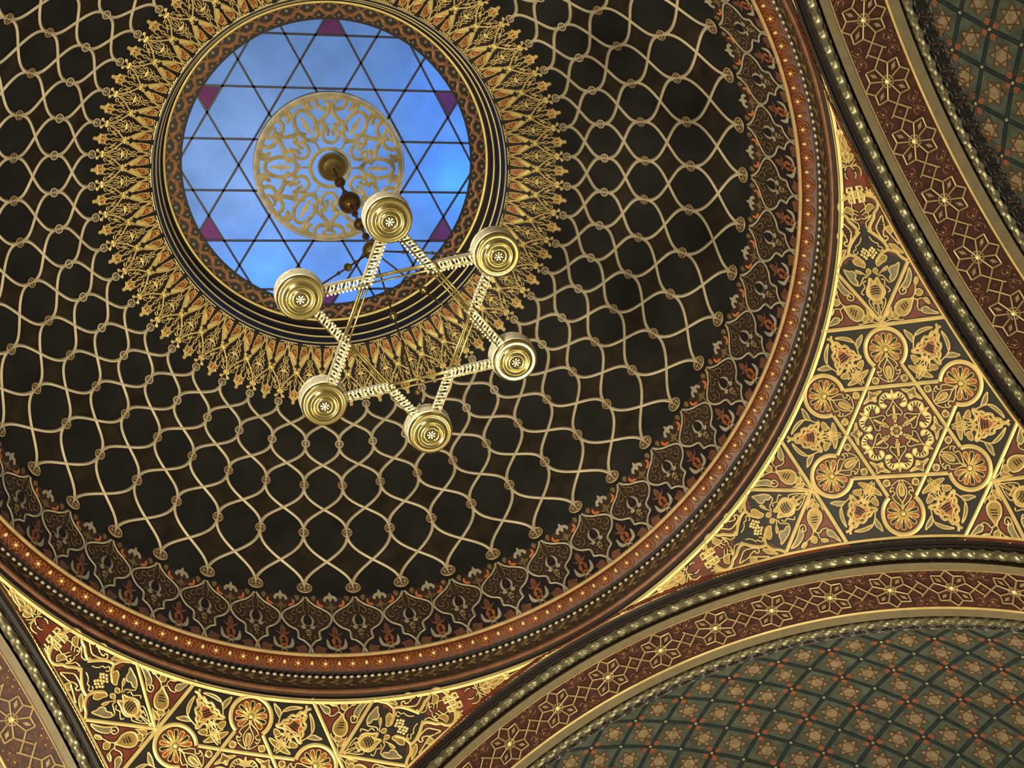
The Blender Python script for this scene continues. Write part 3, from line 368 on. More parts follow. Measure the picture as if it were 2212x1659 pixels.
# ------------------------------------------------------------------ oculus ring (trim_1)
t1 = root('trim_1', label='round stepped skylight ring with gold fillets and black grooves')
ring('groove', [(1.512, 11.70), (1.500, 11.74), (1.475, 11.80), (1.475, 11.90), (1.45, 11.93), (1.45, 12.05), (1.42, 12.08), (1.41, 12.16)], 'K', t1)
ring('gold_fillet', circ(1.512, 11.745, .018), 'Y', t1, smooth=True)
ring('gold_fillet', circ(1.476, 11.84, .0125, 6), 'Y', t1, smooth=True)
ring('gold_fillet', circ(1.450, 11.99, .012, 6), 'Y', t1, smooth=True)
ring('gold_fillet', circ(1.412, 12.13, .017), 'Y', t1, smooth=True)
# flat zigzag frieze between the ring and the glass
def flatmap(z):
    def f(P): return np.c_[P[:, 0], P[:, 1], z-P[:, 2]]
    return f
V, F = revolve([(1.41, 12.15), (1.26, 12.15)], 192)
zz = Buf()
NZ = 48
for i in range(NZ):
    a = PH+i*2*math.pi/NZ; da = 2*math.pi/NZ
    def pt(rr, t): return (rr*math.cos(a+t*da), rr*math.sin(a+t*da))
    Q = spl([pt(1.315, 0), pt(1.318, .18), pt(1.350, .35), pt(1.352, .55), pt(1.318, .75), pt(1.315, 1.0)], False, 2)
    ribbon(zz, Q, .030, .004, 'z', False, .2)
    ribbon(zz, spl([pt(1.352, .45), pt(1.375, .38), pt(1.392, .22), pt(1.388, .12)], False, 2), .012, .004, 'z', False, .2)
    ribbon(zz, spl([pt(1.352, .45), pt(1.375, .55), pt(1.392, .72)], False, 2), .012, .004, 'z', False, .2)
    ribbon(zz, spl([pt(1.315, .95), pt(1.295, .85), pt(1.282, .70)], False, 2), .012, .004, 'z', False, .2)
    ribbon(zz, spl([pt(1.315, .02), pt(1.295, .15), pt(1.282, .30)], False, 2), .010, .004, 'z', False, .2)
    disc(zz, pt(1.37, .95), .016, .003, 't', 6, .1)
    disc(zz, pt(1.30, .45), .012, .003, 't', 6, .1)
mesh('frieze_ground', W(V), F, 'K', t1)
bufmesh('zigzag_frieze', zz, flatmap(12.15), t1)

# ------------------------------------------------------------------ skylight (window_1)
w1 = root('window_1', label='round blue glass skylight with lead bars in a six-pointed star pattern')
def glassmat(name, c, back=.9):
    m = bpy.data.materials.new(name); m.use_nodes = True; nt = m.node_tree; nt.nodes.clear()
    o = nt.nodes.new('ShaderNodeOutputMaterial'); tr = nt.nodes.new('ShaderNodeBsdfTranslucent'); df = nt.nodes.new('ShaderNodeBsdfPrincipled')
    tc = nt.nodes.new('ShaderNodeTexCoord'); n = nt.nodes.new('ShaderNodeTexNoise'); n.inputs['Scale'].default_value = 2.5; n.inputs['Detail'].default_value = 6
    nt.links.new(tc.outputs['Object'], n.inputs['Vector'])
    mp = nt.nodes.new('ShaderNodeMapRange'); mp.inputs[1].default_value = .3; mp.inputs[2].default_value = .7; mp.inputs[3].default_value = .85; mp.inputs[4].default_value = 1.12
    nt.links.new(n.outputs['Fac'], mp.inputs['Value'])
    mx = nt.nodes.new('ShaderNodeVectorMath'); mx.operation = 'SCALE'; mx.inputs[0].default_value = c[:3]; nt.links.new(mp.outputs[0], mx.inputs['Scale'])
    nt.links.new(mx.outputs[0], tr.inputs['Color'])
    df.inputs['Base Color'].default_value = (.10, .14, .22, 1); df.inputs['Roughness'].default_value = .35
    ms = nt.nodes.new('ShaderNodeMixShader'); ms.inputs[0].default_value = 1-back
    nt.links.new(tr.outputs[0], ms.inputs[1]); nt.links.new(df.outputs[0], ms.inputs[2]); nt.links.new(ms.outputs[0], o.inputs[0])
    MATS[name] = m
glassmat('blue_glass', (.62, .82, 1.0)); glassmat('red_glass', (1.0, .10, .17))
ZG = 12.174; RG = 1.30; DG = .451
ang = [PSI, PSI+math.pi/3, PSI-math.pi/3]
def clipc(p, d, r):  # chord of line p+t d with circle r
    b_ = p@d; c_ = p@p-r*r; q = math.sqrt(max(b_*b_-c_, 0)); return -b_-q, -b_+q
a = np.arange(128)*2*math.pi/128
V = np.r_[np.c_[RG*np.cos(a), RG*np.sin(a), np.full(128, ZG)], [[0, 0, ZG]]]
mesh('blue_pane', W(V), [(i, (i+1) % 128, 128) for i in range(128)], 'blue_glass', w1)
bars = Buf()
def barbox(b, p, q, w, z0, z1, mk):
    d = (q-p)/np.linalg.norm(q-p); n_ = np.array([-d[1], d[0]])*w/2
    V = [(*(p+n_), z0), (*(p-n_), z0), (*(q-n_), z0), (*(q+n_), z0), (*(p+n_), z1), (*(p-n_), z1), (*(q-n_), z1), (*(q+n_), z1)]
    b.add(V, [(0, 1, 2, 3), (4, 5, 6, 7), (0, 1, 5, 4), (1, 2, 6, 5), (2, 3, 7, 6), (3, 0, 4, 7)], mk)
for t in ang:
    n_ = np.array([math.cos(t), math.sin(t)]); d = np.array([-n_[1], n_[0]])
    for k in (-2.5, -1.5, -.5, .5, 1.5, 2.5):
        p = n_*k*DG
        lo_, hi = clipc(p, d, RG)
        if hi-lo_ < .05: continue
        if abs(k*DG) < .64:
            l2, h2 = clipc(p, d, .648)
            barbox(bars, p+d*lo_, p+d*l2, .019, ZG-.012, ZG-.001, 'navy'); barbox(bars, p+d*h2, p+d*hi, .019, ZG-.012, ZG-.001, 'navy')
        else: barbox(bars, p+d*lo_, p+d*hi, .019, ZG-.012, ZG-.001, 'navy')
mat('navy', 'lead_bar', (.010, .014, .05), .4, .1, .2)
mesh('glazing_bar', W(bars.arr()), bars.F, 'navy', w1)
# six red triangles just outside the second line of each direction
for k in range(6):
    t = PSI+k*math.pi/3; n_ = np.array([math.cos(t), math.sin(t)]); d = np.array([-n_[1], n_[0]])
    e = DG/math.sqrt(3)/1.0
    base = n_*2.5*DG; hw = .1300
    tri = [base+d*hw, base-d*hw, base+n_*hw*math.sqrt(3)]
    T = []
    for q in tri:
        T.append(q)
    # cut by the rim
    apex_h = math.sqrt(max(RG*RG-0, 0)); cut = min(RG, np.linalg.norm(tri[2]))
    hcut = cut-2.5*DG; wcut = hw*(1-hcut/(hw*math.sqrt(3)))
    poly = [base+d*hw, base-d*hw, n_*cut-d*wcut, n_*cut+d*wcut]
    V = [(*q, ZG-.004) for q in poly]
    mesh('red_pane', W(V), [(0, 1, 2, 3)], 'red_glass', w1)
# pierced plaster rose in the middle
mat('rose', 'rose_gilt_plaster', (.44, .37, .20), .5, .1, .3, 8)
mat('roseg', 'rose_blue_ground', (.12, .22, .48), .6, 0, .2, 8)
rb = Buf(); RR = .645; ZR = 12.10
aa = np.arange(96)*2*math.pi/96; ribbon(rb, np.c_[np.cos(aa), np.sin(aa)]*RR*.965, RR*.06, .002, 'rose', True, .2)
ribbon(rb, np.c_[np.cos(aa), np.sin(aa)]*RR*.26, RR*.055, .004, 'rose', True, .2)
V = []
def rosepol(rr, an): return (RR*rr*math.cos(an), RR*rr*math.sin(an))
for k in range(6):
    t0 = PSI+math.pi/6+k*math.pi/3
    def L(x, y):  # local: x outwards, y sideways (units of RR)
        return (RR*(x*math.cos(t0)-y*math.sin(t0)), RR*(x*math.sin(t0)+y*math.cos(t0)))
    el = np.array([L(.655+.215*math.cos(q), .135*math.sin(q)) for q in np.arange(24)*math.pi/12])
    ribbon(rb, el, .036, .004, 'rose', True, .25)
    fill(rb, spl([L(.50, 0), L(.58, .028), L(.62, .02), L(.655, .055), L(.69, .02), L(.73, .028), L(.82, 0), L(.73, -.028), L(.69, -.02), L(.655, -.055), L(.62, -.02), L(.58, -.028)], True, 2), .006, 'rose')
    ribbon(rb, np.array([L(.28, 0), L(.45, 0)]), .018, .004, 'rose', False, .25)
    t1_ = PSI+k*math.pi/3
    def Q_(x, y): return (RR*(x*math.cos(t1_)-y*math.sin(t1_)), RR*(x*math.sin(t1_)+y*math.cos(t1_)))
    el = np.array([Q_(.905+.03*math.cos(q), .085*math.sin(q)) for q in np.arange(16)*math.pi/8]); ribbon(rb, el, .022, .004, 'rose', True, .25)
    for sg in (-1, 1):
        for pts, w_ in (([(.88, .03), (.80, .025), (.73, .045), (.66, .10), (.60, .11), (.575, .07), (.60, .04)], .028),
                        ([(.80, .03), (.80, .12), (.85, .19), (.91, .20), (.92, .27), (.86, .31), (.80, .27), (.81, .23)], .026),
                        ([(.34, .0), (.36, .06), (.42, .10), (.50, .10), (.54, .055), (.50, .03), (.44, .045)], .022),
                        ([(.66, .10), (.62, .16), (.56, .20), (.50, .22)], .024),
                        ([(.72, .28), (.78, .33), (.86, .36), (.93, .30)], .022),
                        ([(.50, .10), (.44, .17), (.36, .20)], .022)):
            ribbon(rb, spl([Q_(x, y*sg) for x, y in pts], False, 3), w_*1.45, .004+.0005*sg, 'rose', False, .25)
mesh('ceiling_rose', W(flatmap(ZR)(rb.arr())), rb.F, rb.M, w1)
ring('rose_rim', [(RR, ZR-.006), (RR+.015, ZR-.004), (RR+.015, ZG-.013)], 'rose', w1, 96)
# the light box behind the glass
mat('box', 'lantern_white', (.8, .85, .9), .8)
ring('light_box', [(1.42, 12.16), (1.45, 12.9), (1.0, 13.3), (.001, 13.4)], 'box', w1, 64)
lamp('skylight_backlight', 'AREA', (-.55, .1, 12.95), 7.5, (.60, .68, .95), 1.2, (-.5, .1, 12))  # added area light above the glass, stands for pale sky
lamp('skylight_blue_fill', 'POINT', (1.15, .05, 12.50), 11, (.0, .25, 1.0), .1)  # blue point lights added above the glass to shape its bright areas
lamp('skylight_blue_fill', 'POINT', (.85, -.65, 12.5), 4, (.0, .20, 1.0), .1)
lamp('skylight_blue_fill', 'POINT', (-.50, 1.0, 12.5), 8, (.02, .28, 1.0), .1)
lamp('skylight_blue_fill', 'POINT', (.50, 1.05, 12.5), 6, (.0, .25, 1.0), .1)

# ------------------------------------------------------------------ dome cornice (trim_2)
t2 = root('trim_2', wp(0, 0, 9.0), label='round dome cornice with gold eggs on a glossy orange moulding')
def u2(o): return under(o, t2)
u2(ring('gold_fillet', [(3.139, 9.222), (3.128, 9.212), (3.130, 9.200), (3.150, 9.192)], 'f', None, 240))
u2(ring('amber_moulding', [(3.148, 9.190), (3.158, 9.165), (3.185, 9.140), (3.214, 9.122), (3.228, 9.112)], 'e', None, 240, True))
u2(ring('dark_groove', [(3.228, 9.112), (3.250, 9.10), (3.250, 9.03), (3.215, 9.015)], 'K', None, 240))  # black-brown recess above the beads
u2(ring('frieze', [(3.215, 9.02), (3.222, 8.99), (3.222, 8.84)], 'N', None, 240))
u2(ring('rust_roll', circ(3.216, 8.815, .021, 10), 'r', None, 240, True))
u2(ring('dark_groove', [(3.222, 8.80), (3.245, 8.79), (3.245, 8.73), (3.216, 8.70)], 'K', None, 240))  # black-brown recess below the rust roll
# eggs and flower bosses
def blob(r1, r2, r3, n=10, mth=6):
    V = [(0, 0, r3)]; F = []
    for i in range(1, mth):
        f = math.pi*i/mth
        for j in range(n): V.append((r1*math.sin(f)*math.cos(2*math.pi*j/n), r2*math.sin(f)*math.sin(2*math.pi*j/n), r3*math.cos(f)))
    V.append((0, 0, -r3)); L_ = len(V)-1
    for j in range(n): F.append((0, 1+j, 1+(j+1) % n))
    for i in range(mth-2):
        for j in range(n): F.append((1+i*n+j, 1+(i+1)*n+j, 1+(i+1)*n+(j+1) % n, 1+i*n+(j+1) % n))
    for j in range(n): F.append((L_, 1+(mth-2)*n+(j+1) % n, 1+(mth-2)*n+j))
    return np.array(V, float), F
def turned(V, r, z, tilt):       # local: x across (radial/down), y tangential, z outwards from the surface
    c, s = math.cos(tilt), math.sin(tilt)
    X = V[:, 0]*c-V[:, 2]*s; Z = V[:, 0]*-s-V[:, 2]*c
    P = np.c_[r+X, V[:, 1], z+Z-9.0]*SC
    return P
V, F = blob(.019, .0135, .017, 12, 8)
egg = mesh('egg_boss', turned(V, 3.172, 9.140, .75), F, 'E', t2, True)
fb = Buf()
v_, f_ = blob(.016, .016, .016, 8, 5); fb.add(v_, f_, 'E')
for q in range(6):
    v_, f_ = blob(.013, .013, .009, 7, 4); fb.add(v_+np.array([.024*math.cos(q*math.pi/3), .024*math.sin(q*math.pi/3), 0]), f_, 'O')
flower = mesh('flower_boss', turned(fb.arr(), 3.178, 9.142, .75), fb.F, fb.M, t2, True)
sw = Buf()
for sg in (-1, 1):
    for pts in ([(-.035, .072), (-.02, .078), (.0, .06), (.02, .05), (.036, .03), (.040, 0)], [(-.036, .02), (-.030, .045), (-.01, .05), (.005, .038)], [(.03, .10), (.01, .085), (-.01, .09)]):
        ribbon(sw, spl([(x, y*sg) for x, y in pts], False, 3), .008, .004, 'O', False, .5)
SWV = sw.arr(); scroll = Buf()
for i in range(96):
    a = PH+(i+.5)*W7/2
    if i % 1 == 0:
        P = turned(SWV, 3.183, 9.141, .75); c, s = math.cos(a), math.sin(a)
        scroll.add(np.c_[P[:, 0]*c-P[:, 1]*s, P[:, 0]*s+P[:, 1]*c, P[:, 2]], sw.F, 'O')
mesh('scroll_relief', scroll.arr(), scroll.F, 'O', t2)
for i in range(96):
    a = PH+i*W7/2
    if i: inst(egg, t2, a); inst(flower, t2, a+W7/4)
    else: egg.rotation_euler = (0, 0, a); flower.rotation_euler = (0, 0, a+W7/4)
bd = Buf(); V, F = blob(.013, .019, .013, 8, 5)
for i in range(384):
    a = PH+(i+.5)*W7/8; c, s = math.cos(a), math.sin(a)
    X = V[:, 0]+3.203; bd.add(np.c_[X*c-V[:, 1]*s, X*s+V[:, 1]*c, V[:, 2]+8.998-9.0]*SC, F, 'P')
o = mesh('bead_chain', bd.arr(), bd.F, 'B2', t2, True); o['kind'] = 'stuff'
fr = Buf()
for i in range(96):
    a = PH+i*W7/2
    for (da, dz, sg) in ((0, .0, 1), (.25, .04, -1), (.5, -.02, 1), (.75, .03, -1)):
        a1 = a+da*W7/2
        Q = spl([(a1-.010, 8.92+dz-.03*sg), (a1, 8.92+dz), (a1+.010, 8.92+dz+.02*sg), (a1+.014, 8.92+dz+.0)], False, 2)
        n_ = len(Q); 
        VV = []
        for (aq, zq) in Q:
            for dd in (-.011, .011): VV.append((3.217*math.cos(aq+dd/3.2), 3.217*math.sin(aq+dd/3.2), zq+dd))
        fr.add(W(np.array(VV)), [(2*j, 2*j+1, 2*j+3, 2*j+2) for j in range(n_-1)], 'b')
u2(mesh('frieze_relief', fr.arr(), fr.F, 'b'))

# ------------------------------------------------------------------ pendentives (the walls between the arches)
EL0 = math.radians(37.98)
# in the frame of one pendentive: its own axis is +x turned by 45 degrees from its right-hand arch
def pframe(az):
    n_ = np.array([math.cos(EL0)*math.cos(az), math.cos(EL0)*math.sin(az), math.sin(EL0)]); e1 = np.array([-math.sin(az), math.cos(az), 0]); return n_, e1, np.cross(n_, e1)
PN, PE1, PE2 = pframe(0.0)
def rse(dz): return RS+.041*np.clip((dz-.66)/.074, 0, 1.3)**2
def pendmap(P):
    x, y, h = P[:, 0], P[:, 1], P[:, 2]; rr = np.maximum(np.hypot(x, y), 1e-9); th = rr/RS; q = np.sin(th)/rr
    D = np.cos(th)[:, None]*PN+(x*q)[:, None]*PE1+(y*q)[:, None]*PE2
    return D*(rse(D[:, 2])-h)[:, None]+np.array([0, 0, ZC])
def pinv(P3):
    D = (np.asarray(P3)-np.array([0, 0, ZC]))/RS; D /= np.linalg.norm(D, axis=1)[:, None]
    th = np.arccos(np.clip(D@PN, -1, 1)); x = D@PE1; y = D@PE2; m_ = np.maximum(np.hypot(x, y), 1e-9); return np.c_[x/m_*RS*th, y/m_*RS*th]
N0 = np.array([math.cos(-math.pi/4), math.sin(-math.pi/4), 0]); N1 = np.array([math.cos(math.pi/4), math.sin(math.pi/4), 0])
def rot2(P, deg):
    a = math.radians(deg); return np.c_[P[:, 0]*math.cos(a)-P[:, 1]*math.sin(a), P[:, 0]*math.sin(a)+P[:, 1]*math.cos(a)]
# ground
g = .022; xs = np.arange(-2.55, 2.55, g); ys = np.arange(-2.3, 1.6, g)
GX, GY = np.meshgrid(xs, ys, indexing='ij'); G2 = np.c_[GX.ravel(), GY.ravel()]
P3 = pendmap(np.c_[G2, np.zeros(len(G2))])
ZTOP = 8.716
ok = ((P3@N0 < AX+.04) & (P3@N1 < AX+.04) & (P3[:, 2] < ZTOP+.025)).reshape(GX.shape)
for nn_ in (N0, N1):
    e_ = np.maximum(P3@nn_-(AX-.016), 0); P3 = P3-e_[:, None]*nn_
hi_ = P3[:, 2] > ZTOP; rq = np.hypot(P3[:, 0], P3[:, 1]); P3[hi_, 0] *= 3.222/rq[hi_]; P3[hi_, 1] *= 3.222/rq[hi_]; P3[hi_, 2] = ZTOP
ndx = np.arange(len(G2)).reshape(GX.shape)
def armdiamond(C):   # inside the kite-shaped panel of an arm
    res = np.zeros(len(C), bool)
    for d in (150, 30, -90):
        L_ = rot2(C, -d); a_, b_ = L_[:, 0], np.abs(L_[:, 1])
        lim = np.interp(a_, [.745, .80, 1.15, 1.17, 1.235, 1.26, 1.30, 1.40, 1.47], [0, .03, .252, .25, .135, .12, .12, .06, 0])
        res |= (a_ > .745) & (a_ < 1.47) & (b_ < lim)
    return res
def gmat(C):
    r_ = np.hypot(C[:, 0], C[:, 1]); out = np.array(['R']*len(C), dtype=object)
    inch = np.ones(len(C), bool)
    for d in (150, 30, -90): inch &= rot2(C, -d)[:, 0] < .745
    tri = np.zeros(len(C), bool)
    for base in (90, 30):
        ins = np.ones(len(C), bool)
        for q in range(3): ins &= rot2(C, -(base+120*q))[:, 0] > -.316
        tri |= ins
    rd = np.zeros(len(C), bool)
    for q in range(6):
        c = np.array([math.cos(math.radians(30+60*q)), math.sin(math.radians(30+60*q))])*.578; rd |= np.hypot(C[:, 0]-c[0], C[:, 1]-c[1]) < .15
    out[inch & ~tri & ~rd] = 'k'; out[armdiamond(C)] = 'k'
    return out
quad = ok[:-1, :-1] & ok[1:, :-1] & ok[1:, 1:] & ok[:-1, 1:]
I, J = np.nonzero(quad)
F = list(zip(ndx[I, J].tolist(), ndx[I+1, J].tolist(), ndx[I+1, J+1].tolist(), ndx[I, J+1].tolist()))
cen = (G2[ndx[I, J]]+G2[ndx[I+1, J+1]])/2
used = np.unique(np.array(F)); remap = -np.ones(len(G2), int); remap[used] = np.arange(len(used))
F = [tuple(int(remap[q]) for q in f) for f in F]
GM = gmat(cen).tolist()
pend_ground = (W(P3[used]), F, GM)
def sub(o): return o
# straps
sb = Buf()
def strap(Q, w=.027, closed=False, h=.010, mk='G', out=.014):
    ribbon(sb, np.asarray(Q, float), w+out, .0035, 'K', closed, 0); ribbon(sb, np.asarray(Q, float), w, h*.5, mk, closed, .22)
# borders
zr = 8.690
az = np.radians(np.linspace(-45+6.0, 45-6.0, 90)); rr_ = 3.216
def onsph(az_, z_):
    r_ = math.sqrt(RS**2-(z_-ZC)**2); return np.c_[r_*np.cos(az_), r_*np.sin(az_), np.full(len(az_), z_)]
az_full = np.radians(np.linspace(-45, 45, 110))
dz_ = .7300; dr_ = math.sqrt(1-dz_**2)
strap(pinv(np.c_[dr_*np.cos(az_full), dr_*np.sin(az_full), np.full(110, dz_)]*RS+[0, 0, ZC]), .038)
for sg, nn_ in ((1, N1), (-1, N0)):
    tt_ = np.array([-nn_[1], nn_[0], 0]); Q = []
    for t in np.linspace(.0, 3.35, 120):
        z_ = ZC+math.sqrt(RHO**2-t*t); Q.append(nn_*AX-tt_*t*sg+np.array([0, 0, z_]))
    Q = np.array(Q); L_ = pinv(Q); T = np.gradient(L_, axis=0); T /= np.linalg.norm(T, axis=1)[:, None]; N_ = np.c_[-T[:, 1], T[:, 0]]
    if (N_[60]@(-L_[60])) < 0: N_ = -N_
    strap(L_+N_*.014, .030)
def rseg(Ps, deg, n_=14):
    P = rot2(np.asarray(Ps, float), deg); out = []
    for i in range(len(P)-1):
        for t in np.linspace(0, 1, n_)[:(None if i == len(P)-2 else -1)]: out.append(P[i]*(1-t)+P[i+1]*t)
    return np.array(out)
DH = .316        # distance of the star lines from the centre
RC, RO = .578, .147
for q in range(6):
    th = 30+60*q
    # side of a triangle facing th+180... each of six lines runs between two roundels
    # line at distance DH in direction th, from roundel at th+60 to roundel at th-60
    L_ = RC*math.sin(math.radians(60)); 
    x0 = DH; half_ = .345
    strap(rseg([(x0, -half_), (x0, half_)], th), .026)
    # roundel ring, open towards the centre
    c = np.array([RC, 0]); arc = np.radians(np.linspace(-140, 140, 50)); P = np.c_[c[0]+RO*np.cos(arc), c[1]+RO*np.sin(arc)]
    strap(rot2(P, th), .030)
    # petals of the roundel
for d in (150, 30, -90):
    strap(rseg([(.750, -.455), (.750, .455)], d, 24), .026)
pet = Buf(); arab = Buf()
for q in range(6):
    th = 30+60*q; pb = Buf()
    for i in range(-5, 6):
        a_ = i*26.5; r0, r1 = .028, .112
        W_ = 9.0 if abs(i) < 5 else 10.5
        pts = [(r0, -4), (.075, -W_*.95), (.098, -W_*1.02), (r1, -W_*.5), (r1+.002, 0), (r1, W_*.5), (.098, W_*1.02), (.075, W_*.95), (r0, 4)]
        P = np.array([(RC+rr*math.cos(math.radians(a_+w)), rr*math.sin(math.radians(a_+w))) for rr, w in pts])
        Q = spl(P, True, 2); fill(pb, Q, .0065, 'K' if i % 2 == 0 else 'O'); ribbon(pb, Q, .0060, .0068, 'Y', True, .4)
        tip = np.array([[RC+.022*math.cos(math.radians(a_)), .022*math.sin(math.radians(a_))], [RC+.07*math.cos(math.radians(a_+13)), .07*math.sin(math.radians(a_+13))]])
        ribbon(pb, tip, .005, .0075, 'Y', False, .3)
    disc(pb, (RC, 0), .018, .0075, 'Y', 12, .5)
    A_ = pb.arr(); A_[:, :2] = rot2(A_[:, :2], th); pet.add(A_, pb.F, 'Y'); pet.M[-len(pb.F):] = pb.M
def put(dst, b, deg):
    A_ = b.arr(); A_[:, :2] = rot2(A_[:, :2], deg); dst.add(A_, b.F, 'G'); dst.M[-len(b.F):] = b.M
for key, degs in (('arm', (150, 30, -90)), ('tip', (150, 30, -90)), ('kite', (0, 60, 120, 180, 240, 300)), ('almond', range(30, 390, 60)), ('ros', range(30, 390, 60)), ('hexc', range(30, 390, 60))):
    b = Buf()
    its = MOT[key]
    if key == 'hexc':   # traced about the -150 degree spoke, turn onto the kite axis
        pass
    draw(b, its, kk=3); b = mirrored_y = b
    A_ = b.arr(); k = len(A_); B_ = A_.copy(); B_[:, 1] *= -1
    mb = Buf(); mb.V = [A_, B_]; mb.n = 2*k; mb.F = b.F+[tuple(x+k for x in f[::-1]) for f in b.F]; mb.M = b.M*2
    for dgr in degs: put(arab, mb, dgr)
# knots
for d in (150, 30, -90):
    kb = Buf(); ka = 1.676
    for s_ in (-1, 1):
        for pts in ([(ka-.060, s_*.020), (ka+.060, s_*.020)], [(ka+s_*.020, -.060), (ka+s_*.020, .060)]):
            ribbon(kb, np.array(pts, float), .030, .003, 'K', False, 0); ribbon(kb, np.array(pts, float), .019, .006, 'G', False, .25)
        for e in (-1, 1):
            pts = [(ka+s_*.020, e*.060), (ka+s_*.052, e*.055), (ka+s_*.052, e*.030)]
            ribbon(kb, np.array(pts, float), .017, .006, 'G', False, .25)
    disc(kb, (ka, 0), .010, .006, 'G', 4, .3)
    put(arab, kb, d)
# small centre ring
cb = Buf(); aa = np.arange(20)*2*math.pi/20; ribbon(cb, np.c_[np.cos(aa), np.sin(aa)]*.034, .011, .006, 'G', True, .4); disc(cb, (0, 0), .018, .006, 'g', 10, .4); put(arab, cb, 0)
NAMES = [('wall_right', 45, 'gold star-patterned pendentive on the right of the dome'), ('wall_front', 135, 'gold star-patterned pendentive below the dome, cut by the bottom edge'),
         ('wall_left', 225, 'pendentive left of the dome'), ('wall_back', 315, 'pendentive above the dome')]
# one roundel = gold ring of petals; built as six parts per pendentive
rou = Buf()
pb_all = pet
first = {}
def rebase(P):  return P
for wi_, (nm, deg, lab) in enumerate(NAMES):
    r_ = root(nm, (0, 0, 0), PSI+math.radians(deg), lab)
    if wi_ == 0:
        first['ground'] = mesh('painted_ground', pend_ground[0], pend_ground[1], pend_ground[2], r_)
        first['strap'] = mesh('gold_strapwork', W(pendmap(sb.arr())), sb.F, sb.M, r_)
        first['arab'] = mesh('arabesque', W(pendmap(arab.arr())), arab.F, arab.M, r_)
        kf = len(pet.F)//6; kv = pet.n//6; PA = pet.arr(); first['r'] = []
        for q in range(6):
            first['r'].append(mesh('fan_roundel', W(pendmap(PA[q*kv:(q+1)*kv])), [tuple(x-q*kv for x in f) for f in pet.F[q*kf:(q+1)*kf]], pet.M[q*kf:(q+1)*kf], r_))
    else:
        for key in ('ground', 'strap', 'arab'): inst(first[key], r_)
        for o in first['r']: inst(o, r_)

# ------------------------------------------------------------------ arches (soffit bands, ropes)
def archmesh(name, P, mk, parent, n=160, a=84, smooth=False):
    """P = (n,R) profile swept round the arch; in the arch's own frame x=outwards"""
    P = np.asarray(P, float); th = np.radians(np.linspace(-a, a, n+1)); k = len(P); V = []
    for t in th:
        for (nn_, R_) in P: V.append((nn_, R_*math.sin(t), ZC+R_*math.cos(t)))
    F = [(i*k+q, (i+1)*k+q, (i+1)*k+q+1, i*k+q+1) for i in range(n) for q in range(k-1)]
    return mesh(name, W(np.array(V)), F, mk, parent, smooth)
def soff(R_):
    def f(P):   # x = arc length around, y = n, h inwards
        th = P[:, 0]/R_; q = R_-P[:, 2]; return np.c_[P[:, 1], q*np.sin(th), ZC+q*np.cos(th)]
    return f
def rope(name, nc, Rc, rad, mk, parent, lobes, tw=2.0, amp=.22, n=1100, m_=12, a=82):
    th = np.radians(np.linspace(-a, a, n+1)); ph = np.arange(m_)*2*math.pi/m_
    T, Pp = np.meshgrid(th, ph, indexing='ij')
    wv = np.sin(T*lobes+Pp*tw); rr = rad*(1+amp*(np.abs(wv)*1.6-1))
    rr *= 1+.10*np.sin(T*lobes*2-Pp*3)
    X = nc+rr*np.cos(Pp); Q = Rc-rr*np.sin(Pp)
    V = np.stack([X, Q*np.sin(T), ZC+Q*np.cos(T)], 2).reshape(-1, 3)
    F = [(i*m_+j, (i+1)*m_+j, (i+1)*m_+(j+1) % m_, i*m_+(j+1) % m_) for i in range(n) for j in range(m_)]
    return mesh(name, W(V), F, mk, parent)
DTH = math.radians(7.70); BN = 3.555; RB = 3.305; PER = DTH*RB
def rosette_mesh():
    b = Buf(); R8 = .164; r8 = .122
    tips = [np.array([math.cos(k*math.pi/4), math.sin(k*math.pi/4)])*R8 for k in range(8)]
    nts = [np.array([math.cos((k+.5)*math.pi/4), math.sin((k+.5)*math.pi/4)])*r8 for k in range(8)]
    for k in range(8):
        for Q in ([nts[k-1], tips[k]], [tips[k], nts[k]], [np.zeros(2), nts[k]]):
            Q = np.array(Q); ribbon(b, Q, .024, .0018, 'K', False, 0); ribbon(b, Q, .013, .007, 'a2', False, .3)
    for k in range(8):
        u_ = tips[k]/R8; v_ = np.array([-u_[1], u_[0]])
        if k % 2: fill(b, np.array([u_*.075, u_*.105+v_*.014, u_*.138, u_*.105-v_*.014]), .006, 'cc')
        disc(b, u_*.040, .008, .006, 'cc', 6)
    disc(b, (0, 0), .020, .012, 'E', 8, .6)
    return b
mat('a2', 'band_gilding', (.44, .30, .13), .45, .25, .2, 12)
mat('cc', 'band_cream', (.34, .24, .13), .5, .1, .2, 12)
def link_buf():
    b = Buf(); gap = PER/2-.164
    for sg in (-1, 1):
        # crossing lines that make the small square between rosettes
        for s2 in (-1, 1):
            Q = np.array([(-gap-.03*0, 0), (0, s2*gap*1.0), (gap*.25, s2*gap*1.30)]) if sg < 0 else np.array([(gap, 0), (0, s2*gap), (-gap*.0, s2*gap)])
            ribbon(b, Q, .024, .0018, 'K', False, 0); ribbon(b, Q, .013, .0068, 'a2', False, .3)
    for s2 in (-1, 1):
        for (x, y, r_) in ((-.035, .115, .009), (.035, .118, .009), (0, .148, .006), (-.07, .145, .006), (.07, .148, .006)): disc(b, (x, y*s2), r_, .004, 'cc', 6)
        for e in (-1, 1):
            ribbon(b, spl([(e*.075, s2*.10), (e*.05, s2*.085), (e*.03, s2*.10), (e*.055, s2*.135)], False, 3), .010, .003, 'B', False, .3)
            ribbon(b, spl([(e*.01, s2*.095), (e*.02, s2*.125), (e*.06, s2*.16)], False, 3), .009, .003, 'B', False, .3)
    disc(b, (0, 0), .012, .004, 'B', 4, .2)
    return b
rbuf = rosette_mesh(); lbuf = link_buf()
afirst = None
